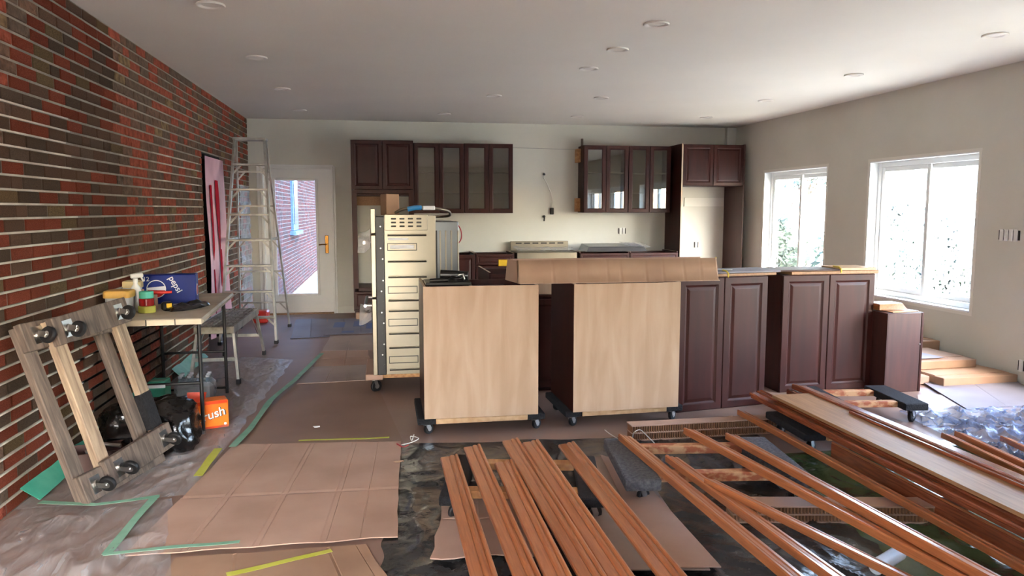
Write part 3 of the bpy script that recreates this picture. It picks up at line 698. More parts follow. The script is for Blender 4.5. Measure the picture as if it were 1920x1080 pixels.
# long folded cardboard across the cabinets
t = thing('folded_cardboard', 'long creased cardboard trough laid across the plywood-backed cabinets', 'cardboard', (0, 0, 0))
x0, x1, zt0 = .875, 2.30, DK + .880
def card_wall(x0, x1, ya, za, yb, zb, seed):
    mb = MB(); n = 150; vs = []
    cr = {26, 44, 66, 76, 95, 108, 124, 137}
    for i in range(n + 1):
        u = i / n; x = x0 + (x1 - x0) * u; k = (.0045 if i in cr else 0) + .004 * noise.noise(Vector((x * 4, seed, 0)))
        for t_ in (0, 1):
            vs.append((x + (.02 * t_ if i == 0 else 0), ya + (yb - ya) * t_ + k, za + (zb - za) * t_ + .004 * noise.noise(Vector((x * 2, seed + t_ * 3, 2)))))
    return mb.add(vs, [(2 * i, 2 * i + 2, 2 * i + 3, 2 * i + 1) for i in range(n)])
card_wall(x0, x1, 4.86, zt0 + .004, 4.91, zt0 + .155, 1).build('front_flap', 'kraft_light', t, solid=.006, smooth=20)
card_wall(x0, x1 + .01, 4.86, zt0 + .004, 5.12, zt0 + .012, 2).build('bottom_flap', 'kraft', t, solid=.005, smooth=20)
card_wall(x0, x1 - .01, 5.12, zt0 + .012, 5.15, zt0 + .15, 5).build('rear_flap', 'kraft', t, solid=.005, smooth=20)
mb = MB(); mb.add([(x0, 4.862, zt0 + .006), (x0 + .018, 4.908, zt0 + .15), (x0 - .02, 5.14, zt0 + .15), (x0 - .04, 5.12, zt0 + .006)], [(0, 1, 2, 3)]); mb.build('end_flap', 'kraft', t, solid=.005)
# dark cabinets standing on the floor
def floor_upper(label, xl, yl, xr, yr, h, d=.33):
    a = math.atan2(yr - yl, xr - xl); w_ = math.hypot(xr - xl, yr - yl)
    t = thing('standing_cabinet', label, 'cabinet', ((xl + xr) / 2, (yl + yr) / 2, 0), a)
    carcass(MB(), w_, d, h).build('body', 'espresso', t)
    for s in (-1, 1): raised_door(t, s * w_ / 4, h / 2, w_ / 2 - .005, h - .004, fr=.062)
    return t
floor_upper('dark two-door cabinet standing on the floor beside the plywood-backed cabinet', 2.12, 5.12, 2.885, 5.24, 1.0)
floor_upper('dark two-door cabinet standing on the floor before the window, next to the small cabinet', 3.19, 5.56, 4.035, 5.585, .97)
t = thing('end_cabinet', 'low brown cabinet standing sideways under the larger window', 'cabinet', (4.20, 5.41, 0))
MB().box((-.005, .26, .33), (.30, .52, .655), .002).build('body', 'espresso_side', t)
MB().box((.160, .25, .33), (.022, .5, .66), .003).build('door', 'espresso', t)
MB().box((-.159, .26, .33), (.006, .52, .655)).build('edge_strip', 'espresso_side', t)
MB().cyl((.140, -.008, .40), (.140, .0, .40), .006, n=10).build('hinge', 'zinc', t)
# boards lying on the standing cabinets
def board(name, label, c, s, m, rz=0.0, cat='board', bev=.003, group=None):
    o = MB().box((0, 0, s[2] / 2), s, bev).build(name, m, label=label, cat=cat, group=group); o.location = c; o.rotation_euler = (0, 0, rz); return o
board('shelf_board', 'brown shelf board lying directly on the dark cabinet beside the plywood-backed one', (2.55, 5.36, 1.002), (.80, .30, .02), 'raw_board', .155)
board('shelf_board', 'glossy pale board on top of the dark cabinet beside the plywood-backed one', (2.62, 5.38, 1.023), (.74, .30, .016), 'kraft_sky_sheen', .13)
board('shelf_board', 'thick brown board lying directly on the dark cabinet before the window', (3.66, 5.72, .972), (.80, .29, .026), 'raw_board', .03)
board('shelf_board', 'dark thin panel topmost on the cabinet before the window, overhanging its side', (3.42, 5.73, 1.0), (.56, .32, .012), 'espresso_side', .0)
board('shelf_board', 'pale raw panel topmost on the cabinet before the window', (3.88, 5.73, 1.0), (.32, .30, .022), 'maple', -.02)
o = MB().add([(-.13, -.1, 0), (.13, -.1, 0), (.13, .1, 0), (-.13, .1, 0), (-.13, -.1, .05), (.10, -.07, .05), (.10, .07, .05), (-.13, .1, .05)], [(3, 2, 1, 0), (4, 5, 6, 7), (0, 1, 5, 4), (1, 2, 6, 5), (2, 3, 7, 6), (3, 0, 4, 7)]).build('moulding_offcut', 'oak', label='short reddish moulding offcut lying on the low end cabinet', cat='wood block'); o.location = (4.17, 5.62, .672)
board('shelf_board', 'thin pale board lying on the low end cabinet', (4.22, 5.58, .659), (.26, .26, .008), 'maple', .1)
def strap(label, pts, rr=.006):
    mb = MB(); mb.tube([Vector(p) for p in pts], rr, 6); return mb.build('packing_strap', 'strap_yellow', label=label, cat='strap', smooth=50)
strap('yellow packing strap sticking up from the boards beside the long cardboard', [(2.42, 5.2, 1.04), (2.43, 5.19, 1.07), (2.44, 5.22, 1.10), (2.47, 5.28, 1.14)])
strap('yellow packing strap over the front edge of the boards, dark cabinet beside the plywood one', [(2.52, 5.165, 1.0), (2.52, 5.165, 1.03), (2.53, 5.22, 1.043), (2.54, 5.3, 1.043)])
strap('yellow strap over the front edge of the boards before the window', [(3.70, 5.56, .985), (3.70, 5.555, 1.012), (3.71, 5.60, 1.028), (3.72, 5.7, 1.028)])
board('paper_scrap', 'thin white paper strip lying on the boards beside the long cardboard', (2.5, 5.4, 1.042), (.3, .04, .003), 'print_white', -.5, 'paper', .0005)
# ------------------------------------------------------------------ double wall oven on its dolly
yo = 6.05
MX = M4(.30, yo + .36)
dolly('wooden dolly with cardboard pad under the wall oven', MX, lx=.92, ly=.66, deck=.165, bw=.14, bt=.05, end='kraft', rail='pine')
t = thing('wall_oven', 'stainless double wall oven standing on a dolly, side panel facing out', 'oven', (0, yo, .168))
HO = 1.285
def ovx(px): return gy(px, 450, yo).x
xs0, xs1, xr0, xr1 = .01, .36, .36, .605
MB().box(((xs0 + xr1) / 2, .35, HO / 2 - .02), (xr1 - xs0, .68, HO - .06), .004).build('body', 'steel_rear', t)
side = MB().box(((xs0 + xs1 + .06) / 2 , -.002, HO / 2), (xs1 - xs0 + .06, .012, HO), .002).build('side_panel', 'steel', t)
vp = MB().box((.185, -.012, HO - .055), (.34, .014, .125), .003).build('vent_panel', 'steel', t)
for r in range(3):
    for c in range(4): MB().box((.085 + c * .067, -.0215, HO - .025 - r * .030), (.04, .006, .013), .005).build('louvre', 'black_paint', vp)
for k, z in enumerate((1.125, .915, .79, .60, .515, .33, .215, .035)):
    MB().box((.19, -.009, z), (.31, .008, .010), .003).build('rib', 'dark_metal', side)  # dark strip stands in for the shade line below the embossed rib
    MB().box((.19, -.010, z + .009), (.31, .010, .008), .003).build('rib', 'steel', side)
for z in (1.035, .69, .425, .12):
    fr = MB()
    for c, s in (((.15, -.009, z + .027), (.23, .005, .006)), ((.15, -.009, z - .027), (.23, .005, .006)), ((.035, -.009, z), (.006, .005, .06)), ((.265, -.009, z), (.006, .005, .06))): fr.box(c, s)
    fr.build('rating_plate_frame', 'black_paint', side)
    MB().box((.15, -.009, z), (.19, .003, .03)).build('rating_plate', 'print_white' if z > 1 else 'steel', side)
MB().box((.12, -.009, 1.098), (.16, .003, .018)).build('sticker', 'print_white', side)
for x, m_ in ((.425, 'black_paint'), (.455, 'steel'), (.50, 'steel'), (.545, 'steel'), (.60, 'steel')):
    MB().box((x, -.004, HO / 2 - .05), (.012, .012, HO - .14), .002).build('flange', m_, t)
MB().box((-.025, .35, HO / 2 - .005), (.066, .74, HO - .01), .003).build('front_frame', 'black_paint', t)
for k in range(14): MB().cyl((-.005 - .014 * (k % 2), -.0195, .08 + k * .086), (-.005 - .014 * (k % 2), -.024, .08 + k * .086), .006, n=8).build('screw', 'zinc' if k % 3 else 'black_plastic', t)
for z0, z1 in ((.0, .62), (.635, 1.13), (1.145, 1.34)):
    d = MB().box((-.077, .35, (z0 + z1) / 2), (.036, .75, z1 - z0), .004).build('door' if z1 < 1.3 else 'control_panel', 'steel', t)
    if z1 < 1.3:
        hb = MB(); zz = z1 - .06; hb.cyl((-.15, .03, zz), (-.15, .67, zz), .013, n=12)
        for y in (.06, .64): hb.cyl((-.095, y, zz), (-.15, y, zz), .010, n=10)
        hb.build('handle', 'zinc', d, smooth=40)
for z_ in (.42, 1.0):
    mb = MB(); mb.sheet((-.20, -.02, z_), (-.10, -.02, z_ + .02), (-.10, .1, z_ + .17), (-.19, .1, z_ + .15), 10, 12, lambda x, y, u, v: .04 * noise.noise(Vector((x * 14, y * 14, z_))))
    mb.build('handle_wrap', 'film_clear', t, smooth=60)
cz = HO + .168 - .168
mb = MB(); pts = [(.10, .10, HO + .02), (.16, .08, HO + .05), (.25, .06, HO + .065), (.36, .06, HO + .06), (.47, .08, HO + .05), (.54, .14, HO + .03), (.55, .2, HO + .0), (.50, .26, HO - .01), (.42, .28, HO - .01)]
def smooth_path(p, n=6):
    p = [Vector(q) for q in p]; out = []
    for i in range(len(p) - 1):
        a, b, c, d = p[max(i - 1, 0)], p[i], p[i + 1], p[min(i + 2, len(p) - 1)]
        for k in range(n):
            t_ = k / n; out.append(.5 * ((2 * b) + (c - a) * t_ + (2 * a - 5 * b + 4 * c - d) * t_ ** 2 + (3 * b - a - 3 * c + d) * t_ ** 3))
    return out + [p[-1]]
MB().tube(smooth_path(pts), .012, 8).build('conduit', 'steel', t, smooth=60)
MB().tube(smooth_path([(.20, .05, HO + .05), (.26, .045, HO + .062), (.31, .05, HO + .062)]), .02, 8).build('conduit_tape', 'blue_pipe', t, smooth=60)
MB().box((.37, .06, HO + .06), (.10, .05, .035), .006).build('wire_tag', 'print_white', t)
mb = MB(); mb.tube(smooth_path([(.605, .3, HO - .05), (.65, .28, HO - .12), (.655, .28, HO - .2), (.61, .28, HO - .26)]), .005, 6); mb.build('lead_wire', 'wire_red', t, smooth=60)
o = board('timber_block', 'upright tan timber block standing on the wall oven', (.06, yo + .2, 1.456), (.11, .16, .17), 'kraft_light', .3, 'wood block', .004)
# ------------------------------------------------------------------ floor coverings
def crease_sheet(name, label, corners, cu, cv, m, z=.004, th=.005, amp=.004, seed=0, edge=.012, cat='cardboard', nsub=5, lift=None):
    """cardboard sheet with fold creases at the given fractions; a thin solid"""
    def fr(cs):
        out = []; cs = [0] + list(cs) + [1]
        for a, b in zip(cs[:-1], cs[1:]):
            out += [(a, True)] + [(a + (b - a) * q, False) for q in (.03, .25, .5, .75, .97)]
        return out + [(1, True)]
    U = fr(cu); V = fr(cv); c = [Vector((p[0], p[1], 0)) for p in corners]
    zs = lambda p, k: z + th + amp * (.5 + .5 * noise.noise(Vector((p.x * 1.7, p.y * 1.7, seed)))) - (.0035 if k else 0)
    tb = MB(); top = []
    for j, (v, kv) in enumerate(V):
        for i, (u, ku) in enumerate(U):
            p = c[0] * (1 - u) * (1 - v) + c[1] * u * (1 - v) + c[2] * u * v + c[3] * (1 - u) * v
            if i in (0, len(U) - 1) or j in (0, len(V) - 1):
                p = p + Vector((noise.noise(p * 6 + Vector((seed, 0, 0))), noise.noise(p * 6 + Vector((0, seed, 5))), 0)) * edge
                kk = False
            else: kk = ku or kv
            q = zs(p, kk) + (lift(u, v) if lift else 0)
            top.append((p.x, p.y, q))
    nu, nv = len(U), len(V); n = nu * nv
    vs = top + [(x, y, q - th) for x, y, q in top]
    fs = [(j * nu + i, j * nu + i + 1, (j + 1) * nu + i + 1, (j + 1) * nu + i) for j in range(nv - 1) for i in range(nu - 1)]
    fs += [tuple(n + k for k in reversed(f)) for f in fs]
    for i in range(nu - 1):
        fs += [(i + 1, i, n + i, n + i + 1), ((nv - 1) * nu + i, (nv - 1) * nu + i + 1, n + (nv - 1) * nu + i + 1, n + (nv - 1) * nu + i)]
    for j in range(nv - 1):
        fs += [(j * nu, (j + 1) * nu, n + (j + 1) * nu, n + j * nu), ((j + 1) * nu + nu - 1, j * nu + nu - 1, n + j * nu + nu - 1, n + (j + 1) * nu + nu - 1)]
    return tb.add(vs, fs).build(name, m, label=label, cat=cat)
def g2(px, py): p = gz(px, py, .0); return (p.x, p.y)
crease_sheet('cardboard_sheet', 'large flattened cardboard with fold creases beside the clear plastic', [g2(232, 1048), g2(744, 1012), g2(752, 832), g2(440, 838)], (.2, .22, .46, .48, .71, .73, .86), (.42,), 'kraft', z=.010, seed=1)
crease_sheet('hardboard_sheet', 'smooth brown board on the floor between the wall oven and the clear plastic', [g2(440, 838), g2(756, 832), g2(702, 712), g2(553, 722)], (), (), 'hardboard', z=.003, seed=2, amp=.001, edge=.004, cat='board')
crease_sheet('cardboard_sheet', 'cardboard with a lime tape stripe at the corner of the black plastic', [g2(300, 1100), g2(735, 1100), g2(684, 1024), g2(330, 1050)], (.3, .8, .95), (), 'kraft_light', z=.004, seed=3)
crease_sheet('cardboard_sheet', 'narrow greyish cardboard strip ahead of the wall oven dolly, folded twice', [g2(556, 722), g2(690, 715), g2(686, 686), g2(585, 690)], (.4, .7), (), 'kraft_grey', z=.006, seed=4)
crease_sheet('cardboard_sheet', 'tan cardboard strip lying across the passage toward the door', [g2(588, 690), g2(694, 688), g2(690, 656), g2(602, 660)], (.55,), (.5,), 'kraft', z=.003, seed=5)
crease_sheet('cardboard_sheet', 'grey-brown cardboard beyond the tan strip in the passage to the door', [g2(604, 660), g2(700, 658), g2(698, 630), g2(620, 632)], (.5,), (), 'kraft_grey', z=.005, seed=6)
crease_sheet('cardboard_sheet', 'flattened carton coloured with sky sheen in front of the back door', [g2(545, 636), g2(618, 632), g2(612, 598), g2(556, 600)], (.5,), (), 'kraft_sky_sheen', z=.003, seed=7)
pc = crease_sheet('printed_carton', 'flattened carton printed with blue panels at the foot of the oven cabinet', [g2(606, 630), g2(708, 626), g2(700, 598), g2(616, 600)], (.35, .7), (), 'kraft_sky_sheen', z=.009, seed=8)
for a, b in (((624, 614), (648, 604)), ((662, 612), (684, 602)), ((640, 624), (664, 620)), ((686, 616), (698, 606))):
    p0 = gz(*a, .02); p1 = gz(*b, .02)
    MB().box(((p0.x + p1.x) / 2, (p0.y + p1.y) / 2, .0205), (p1.x - p0.x, abs(p1.y - p0.y), .001)).build('printed_panel', 'print_blue', pc)
p0 = gz(815, 990); 
crease_sheet('cardboard_sheet', 'torn cardboard under the dolly that carries the loose mouldings', [g2(808, 1062), g2(1010, 1056), g2(960, 930), g2(838, 930)], (.45,), (.5,), 'kraft', z=.034, seed=9, edge=.03)
crease_sheet('cardboard_sheet', 'cardboard lying right of the loose mouldings, crossed by one fold', [g2(1100, 1085), g2(1330, 1085), g2(1190, 868), g2(1075, 870)], (), (.55,), 'kraft_grey', z=.034, seed=10, edge=.01)
crease_sheet('cardboard_sheet', 'brown board strip on the black plastic between two dollies', [g2(1230, 1085), g2(1352, 1085), g2(1178, 885), g2(1126, 868)], (), (), 'kraft', z=.044, seed=11, edge=.008)
crease_sheet('cardboard_sheet', 'flat cardboard sheet on the floor in front of the stacked cartons', [g2(1812, 771), g2(1960, 762), g2(1905, 716), g2(1724, 716)], (.5,), (), 'kraft_sky_sheen', z=.012, seed=12, edge=.006)
crease_sheet('cardboard_sheet', 'pale cardboard sheet partly under the flat sheet beside the right wall', [g2(1730, 800), g2(1960, 800), g2(1940, 742), g2(1720, 742)], (.5,), (), 'kraft_grey', z=.003, seed=13, edge=.006)
def wrinkle(sc1, a1, sc2, a2, seed, z=.004):
    def f(x, y, u, v):
        q = Vector((x, y, seed)); e = min(1, 12 * min(u, 1 - u, v, 1 - v))
        w1 = 1 - abs(noise.noise(Vector((x * sc1 * 1.5, y * sc1 * .7, seed)) + Vector((noise.noise(q * 2), noise.noise(q * 2 + Vector((7, 7, 7))), 0)) * .8)) * 2
        w2 = 1 - abs(noise.noise(Vector((x * sc2, y * sc2 * .7, seed + 9)))) * 2
        return z + e * (max(0, w1) ** 3 * a1 + max(0, w2) ** 2 * a2)
    return f
def plastic(name, label, corners, nu, nv, m, z, w1=(2.2, .02), w2=(6, .008), seed=0, edge=.03, cat='plastic sheet'):
    c = [Vector((p[0], p[1], 0)) for p in corners]
    return MB().sheet(*c, nu, nv, wrinkle(*w1, *w2, seed, z), edge=edge).build(name, m, label=label, cat=cat, smooth=180)
plastic('plastic_sheet', 'clear polyethylene sheet on the floor along the brick wall under the folding table', [(-1.83, 3.95), (-1.02, 4.02), (-.90, 7.6), (-1.83, 8.0)], 60, 220, 'poly', .012, seed=3, w1=(2.6, .026), w2=(9, .010))
plastic('plastic_sheet', 'clear polyethylene sheet in the corner before the leaning dollies, edged with green tape', [(-1.95, 2.6), (-.80, 2.75), (-1.10, 3.98), (-1.80, 3.98)], 70, 80, 'poly', .012, seed=5, w1=(2.4, .028), w2=(9, .010))
plastic('plastic_sheet', 'black polyethylene sheet spread under the mouldings', [(-.12, 2.0), (2.1, 2.0), (2.45, 4.55), (.10, 4.72)], 150, 150, 'black_sheet', .001, seed=8, w1=(2.6, .022), w2=(9, .009))
plastic('plastic_sheet', 'green-tinted plastic sheet on the floor beneath the long moulding pile', [(1.95, 2.0), (3.9, 2.0), (3.7, 4.2), (2.2, 4.1)], 120, 120, 'green_sheet', .006, seed=11, w1=(2.6, .026), w2=(9, .010))
plastic('plastic_sheet', 'crumpled clear film coloured with reflected sky on the floor by the right wall', [(3.35, 3.0), (5.3, 3.2), (5.2, 4.72), (3.75, 4.85)], 150, 130, 'poly_sky_tint', .02, seed=14, w1=(4.5, .06), w2=(12, .025))
def ribbon(name, label, pts, w_, m, cat='tape', z=.03, closed=False, tw=0.0):
    """flat strip following the floor points"""
    P = [Vector((p[0], p[1], p[2] if len(p) > 2 else z)) for p in pts]; Q = []
    for a, b in zip(P[:-1], P[1:]):
        for k in range(6): Q.append(a.lerp(b, k / 6))
    Q.append(P[-1]); vs = []
    for i, p in enumerate(Q):
        d = (Q[min(i + 1, len(Q) - 1)] - Q[max(i - 1, 0)]).normalized(); s = Vector((d.y, -d.x, 0)).normalized() * (w_ / 2) * (1 + .25 * noise.noise(p * 4))
        zz = .004 * noise.noise(p * 5)
        vs += [(p.x - s.x, p.y - s.y, p.z + zz), (p.x + s.x, p.y + s.y, p.z + zz)]
    return MB().add(vs, [(2 * i, 2 * i + 1, 2 * i + 3, 2 * i + 2) for i in range(len(Q) - 1)]).build(name, m, label=label, cat=cat, solid=.0012)
ribbon('masking_tape', 'green tape along the edge of the clear plastic, beside the smooth brown board', [g2(604, 670), g2(553, 722), g2(508, 760), g2(470, 815), g2(436, 850)], .045, 'tape_green', z=.045)
ribbon('masking_tape', 'lime yellow tape patch on the clear plastic edge by the large cardboard', [g2(410, 855), g2(372, 908)], .05, 'tape_lime', z=.05)
ribbon('masking_tape', 'green tape across the clear plastic below the leaning dollies', [g2(76, 958), g2(180, 962), g2(300, 945)], .035, 'tape_green', z=.045)
ribbon('masking_tape', 'green tape down the left edge of the large creased cardboard', [g2(290, 948), g2(250, 995), g2(200, 1058)], .04, 'tape_green', z=.045)
ribbon('masking_tape', 'green tape along the near edge of the large creased cardboard', [g2(195, 1058), g2(330, 1043), g2(450, 1034)], .03, 'tape_green', z=.045)
ribbon('masking_tape', 'lime tape stripe across the cardboard at the corner of the black plastic', [g2(425, 1084), g2(520, 1062), g2(622, 1038)], .03, 'tape_lime', z=.016)
ribbon('masking_tape', 'faint lime tape seam between the large cardboard and the smooth board', [g2(560, 829), g2(640, 826), g2(730, 823)], .025, 'tape_lime', z=.011)
def skirt(name, label, pts, w_, m):
    """masking paper standing against the wall foot: lower edge on the floor, upper edge on the wall"""
    vs = []
    n = 30
    for i in range(n + 1):
        y = pts[0] + (pts[1] - pts[0]) * i / n; k = noise.noise(Vector((y * 4, 1, w_)))
        vs += [(XL + .10 + .025 * k, y, .03 + .005 * k), (XL + .012, y, .03 + w_ * (1 + .25 * k))]
    return MB().add(vs, [(2 * i, 2 * i + 1, 2 * i + 3, 2 * i + 2) for i in range(n)]).build(name, m, label=label, cat='tape', solid=.0015)
skirt('masking_paper', 'teal masking paper at the foot of the brick wall beside the leaning dollies', (4.02, 4.55), .065, 'tape_teal')
skirt('masking_paper', 'teal masking paper at the foot of the brick wall behind the leaning dollies', (4.62, 5.35), .07, 'tape_teal')
skirt('masking_paper', 'teal masking paper at the foot of the brick wall under the folding table', (5.45, 6.3), .13, 'tape_teal')
skirt('masking_paper', 'teal masking paper at the foot of the brick wall beneath the work platform', (6.8, 7.8), .09, 'tape_green')
def scrap(name, label, px, py, s, m, seed, cat='paper'):
    p = gz(px, py); mb = MB(); n = 9; vs = [(0, 0, .012)]
    for i in range(n):
        a = 2 * PI * i / n; r = s * (.6 + .5 * abs(noise.noise(Vector((a * 2, seed, 0))))); vs.append((r * math.cos(a), .55 * r * math.sin(a), .004 + .02 * abs(noise.noise(Vector((a, seed, 4))))))
    o = mb.add(vs, [(0, 1 + i, 1 + (i + 1) % n) for i in range(n)]).build(name, m, label=label, cat=cat, solid=.002); o.location = (p.x, p.y, .016); return o
scrap('paper_scrap', 'torn pale cardboard scrap on the floor before the dark standing cabinet', 1367, 788, .05, 'kraft_light', 1)
scrap('paper_scrap', 'crumpled white scrap on the smooth brown board', 594, 806, .035, 'print_white', 2)
scrap('paper_scrap', 'torn tan scrap at the corner of the large creased cardboard', 748, 872, .05, 'kraft_light', 3)
def string(label, pts, m='wire_white', r=.003, name='string_scrap'):
    return MB().tube(smooth_path([gz(a, b, z) for a, b, z in pts], 5), r, 6).build(name, m, label=label, cat='string', smooth=60)
string('looped white string on the floor by the corner of the black plastic', [(752, 834, .02), (770, 830, .02), (785, 822, .03), (770, 818, .03), (772, 826, .03), (776, 815, .04)])
string('short red string on the floor by the corner of the black plastic', [(744, 832, .02), (756, 838, .02), (766, 834, .02)], 'wire_red')
string('white string sticking up from the black plastic beside the honeycomb beam', [(1134, 806, .02), (1144, 814, .03), (1158, 822, .02)])
string('white string draped over the end of the cardboard honeycomb beam', [(1186, 826, .02), (1188, 812, .10), (1200, 806, .115), (1212, 816, .10), (1230, 834, .02)])
# ------------------------------------------------------------------ right-hand cartons
def carton(label, c, s, m, rz, flap=True):
    t = thing('flat_carton', label, 'carton', c, rz)
    MB().box((0, 0, s[2] / 2), s, .004).build('body', m, t)
    if flap:
        MB().box((0, -s[1] * .03, s[2] + .002), (s[0] * .98, s[1] * .46, .004)).build('flap', m, t)
    return t
carton('long flat carton at the bottom of the pile under the larger window', (5.01, 5.72, 0.006), (.74, .46, .075), 'kraft_light', .03)
carton('flat carton at the foot of the pile, its open end towards the low cabinet', (4.51, 5.86, .004), (.22, .5, .07), 'kraft', -.02)
carton('upper flat carton with a sky-tinted sheet on it, under the larger window', (4.80, 6.12, .083), (.92, .60, .07), 'kraft_light', .03)
crease_sheet('cardboard_sheet', 'cardboard sheet coloured with sky sheen on top of the carton pile under the larger window', [(4.4, 5.86), (5.0, 5.92), (4.92, 6.35), (4.36, 6.3)], (.5,), (), 'kraft_sky_sheen', z=.16, seed=20, edge=.01)
carton('third carton lying behind the pile against the right wall', (5.0, 6.62, .002), (.8, .35, .21), 'kraft_light', .02)
# ------------------------------------------------------------------ honeycomb beams
def honey(label, p0, p1, w_, h, z0=0.0):
    p0 = Vector(p0); p1 = Vector(p1); d = p1 - p0; l = d.length; a = math.atan2(d.y, d.x)
    t = thing('honeycomb_beam', label, 'packing beam', (p0.x, p0.y, z0 + .003), a)
    MB().box((l / 2, w_ / 2, h - .004), (l, w_, .008), .001).build('top_liner', 'kraft', t)
    MB().box((l / 2, w_ / 2, h / 2), (l, w_, .006)).build('middle_liner', 'kraft', t)
    MB().box((l / 2, w_ / 2, .004), (l, w_, .008), .001).build('bottom_liner', 'kraft', t)
    mb = MB(); n = int(l / .016)
    for zc in (h * .27, h * .73):
        for i in range(n):
            x = (i + .5) * l / n; q = .3 * math.sin(i * 1.7 + zc * 90)
            mb.bar((x, .003, zc), (x + .0, w_ - .003, zc), .0065, h * .44)
    mb.build('cell_wall', 'honeycomb_cell', t, kind='stuff')
    return t
honey('long honeycomb cardboard beam on the floor behind the middle mouldings', g2(1184, 829), (2.92, 4.52), .10, .105)
honey('honeycomb cardboard beam propping the far ends of the middle mouldings', g2(1372, 987), (2.72, 2.99), .12, .085, .012)
honey('honeycomb cardboard beam under the near ends of the loose mouldings', (.1, 1.98), (1.5, 1.98), .12, .125, .004)
# dollies in the foreground
dolly('grey carpet-ended dolly under the middle mouldings', M4(1.69, 3.72, .012, -.13), lx=.96, ly=.68, deck=.15, bw=.18, bt=.06, end='carpet_grey', rail='pine_stained', rail_y=(-.2, .24), rw=.06)
dolly('black-ended dolly under the six loose wide mouldings', M4(.68, 3.62, .012, -.20), lx=.78, ly=.62, deck=.145, bw=.12, end='carpet_black', rail='pine', rail_y=(-.18, .22))
dolly('dolly with one dark padded end parked behind the long moulding pile', M4(3.42, 4.86, 0, -.12), lx=.72, ly=.56, deck=.15, bw=.17, bt=.05, end='carpet_black', rail='pine_stained', rail_y=(-.16, .16), rw=.06)
dolly('black-ended dolly bearing the far end of the long moulding pile', M4(2.82, 4.25, .012, -.05), lx=.66, ly=.52, deck=.145, bw=.14, end='carpet_black', rail='pine')
dolly('black-ended dolly bearing the near end of the long moulding pile', M4(2.78, 1.93, .03, -.0), lx=.62, ly=.52, deck=.127, bw=.14, end='carpet_black', rail='pine')
# ------------------------------------------------------------------ mouldings
CASING = [(-.5, 0), (.5, 0), (.5, .20), (.47, .24), (.40, .26), (.34, .24), (.30, .17), (.25, .20), (.16, .215), (.06, .19), (.0, .13), (-.04, .155), (-.44, .13), (-.5, .09)]
NARROW = [(-.5, 0), (.5, 0), (.5, .30), (.44, .36), (.30, .34), (.22, .22), (.14, .26), (-.05, .24), (-.14, .16), (-.24, .20), (-.44, .16), (-.5, .10)]
def moulding(label, a, b, ln, w_, prof, m, z, tilt=0.0, group=None, z1=None, bow=0.0, name='moulding', flip=False):
    a = Vector((a[0], a[1], z)); b = Vector((b[0], b[1], z if z1 is None else z1)); d = (b - a).normalized()
    s = d.cross(Vector((0, 0, 1))).normalized(); u = s.cross(d)
    mx = Matrix(((s.x, d.x, u.x, a.x), (s.y, d.y, u.y, a.y), (s.z, d.z, u.z, a.z), (0, 0, 0, 1)))
    if tilt: mx = mx @ Matrix.Rotation(tilt, 4, 'Y')
    k = -1 if flip else 1
    poly = [(x * w_ * k, q * w_ * (1.0 if len(prof) < 6 else 1.25)) for x, q in prof]
    if flip: poly = poly[::-1]
    o = MB().prism(poly, ln, bow=bow, seg=8 if bow else 1).build(name, m, label=label, cat='moulding', group=group); o.matrix_world = mx; return o
ZT = .160
six = [((842, 855), (908, 1080)), ((885, 836), (989, 1080)), ((944, 865), (1047, 1080)), ((957, 824), (1112, 1080)), ((995, 827), (1164, 1080)), ((1062, 831), (1262, 1080))]
six_l = ['wide oak moulding nearest the creased cardboard, first of the six on the dolly', 'wide oak moulding, second of the six counted from the creased cardboard', 'wide oak moulding set back from the rest, third of the six on the dolly',
         'wide oak moulding with wavy grain, fourth of the six on the dolly', 'wide oak moulding lying tight against the wavy-grained one, fifth of six', 'wide oak moulding lying apart, sixth of the six counted from the creased cardboard']
for (a, b), lb in zip(six, six_l):
    moulding(lb, gz(*a, ZT + .02), gz(*b, ZT + .02), 2.15, .096, CASING, 'oak', ZT, flip=True)
ZM = .165
mid = [('oak moulding crossing the grey dolly at its carpeted end, first of the middle set', (1172, 818), (1492, 1080), .084, ZM, None), ('oak moulding starting at the middle of the grey dolly, glossy toward its near end', (1260, 857), (1570, 1080), .08, ZM, None),
       ('oak moulding splitting off sideways from its neighbour on the grey dolly', (1330, 898), (1712, 1085), .07, ZM + .027, .14), ('oak moulding starting at the honeycomb beam, crossing the grey dolly', (1293, 806), (1812, 1080), .084, ZM + .001, None),
       ('oak moulding starting just inside the honeycomb beam, over the dolly far end', (1372, 816), (1860, 1080), .084, ZM + .004, ZM + .034), ('single oak moulding lying alone between the middle set and the long pile', (1392, 771), (1920, 1058), .075, .12, .12)]
for lb, a, b, w_, z, z1 in mid:
    A = gz(*a, z + .02); B = gz(*b, (z1 or z) + .02)
    moulding(lb, A, B, max(2.3, (B - A).length + .3), w_, NARROW, 'oak', z, z1=z1)
# long pile, running away from the window wall side of the dollies
def run(label, x, w_, z, y0, prof, m, ln=2.75, dx=0.0, tilt=0.0, flip=False):
    return moulding(label, (x, y0), (x + dx, y0 - 1), ln, w_, prof, m, z, tilt=tilt, flip=flip)
FLAT = [(-.5, 0), (.5, 0), (.5, .07), (-.5, .07)]
run('red-brown moulding at the very bottom of the long pile, facing the middle set', 2.63, .10, .153, 4.42, CASING, 'oak_dark')
run('red-brown moulding hidden low in the long pile under the wide raw board', 2.76, .10, .153, 4.5, CASING, 'oak_dark')
run('red-brown moulding low in the long pile on the film side', 2.88, .10, .153, 4.6, CASING, 'oak_dark')
run('red-brown moulding in the second layer, overhanging toward the middle set', 2.585, .11, .184, 4.78, CASING, 'oak_dark', flip=True)
run('red-brown moulding in the second layer under the wide raw board', 2.72, .11, .184, 4.6, CASING, 'oak_dark')
run('red-brown moulding in the second layer on the film side', 2.86, .11, .184, 4.7, CASING, 'oak_dark')
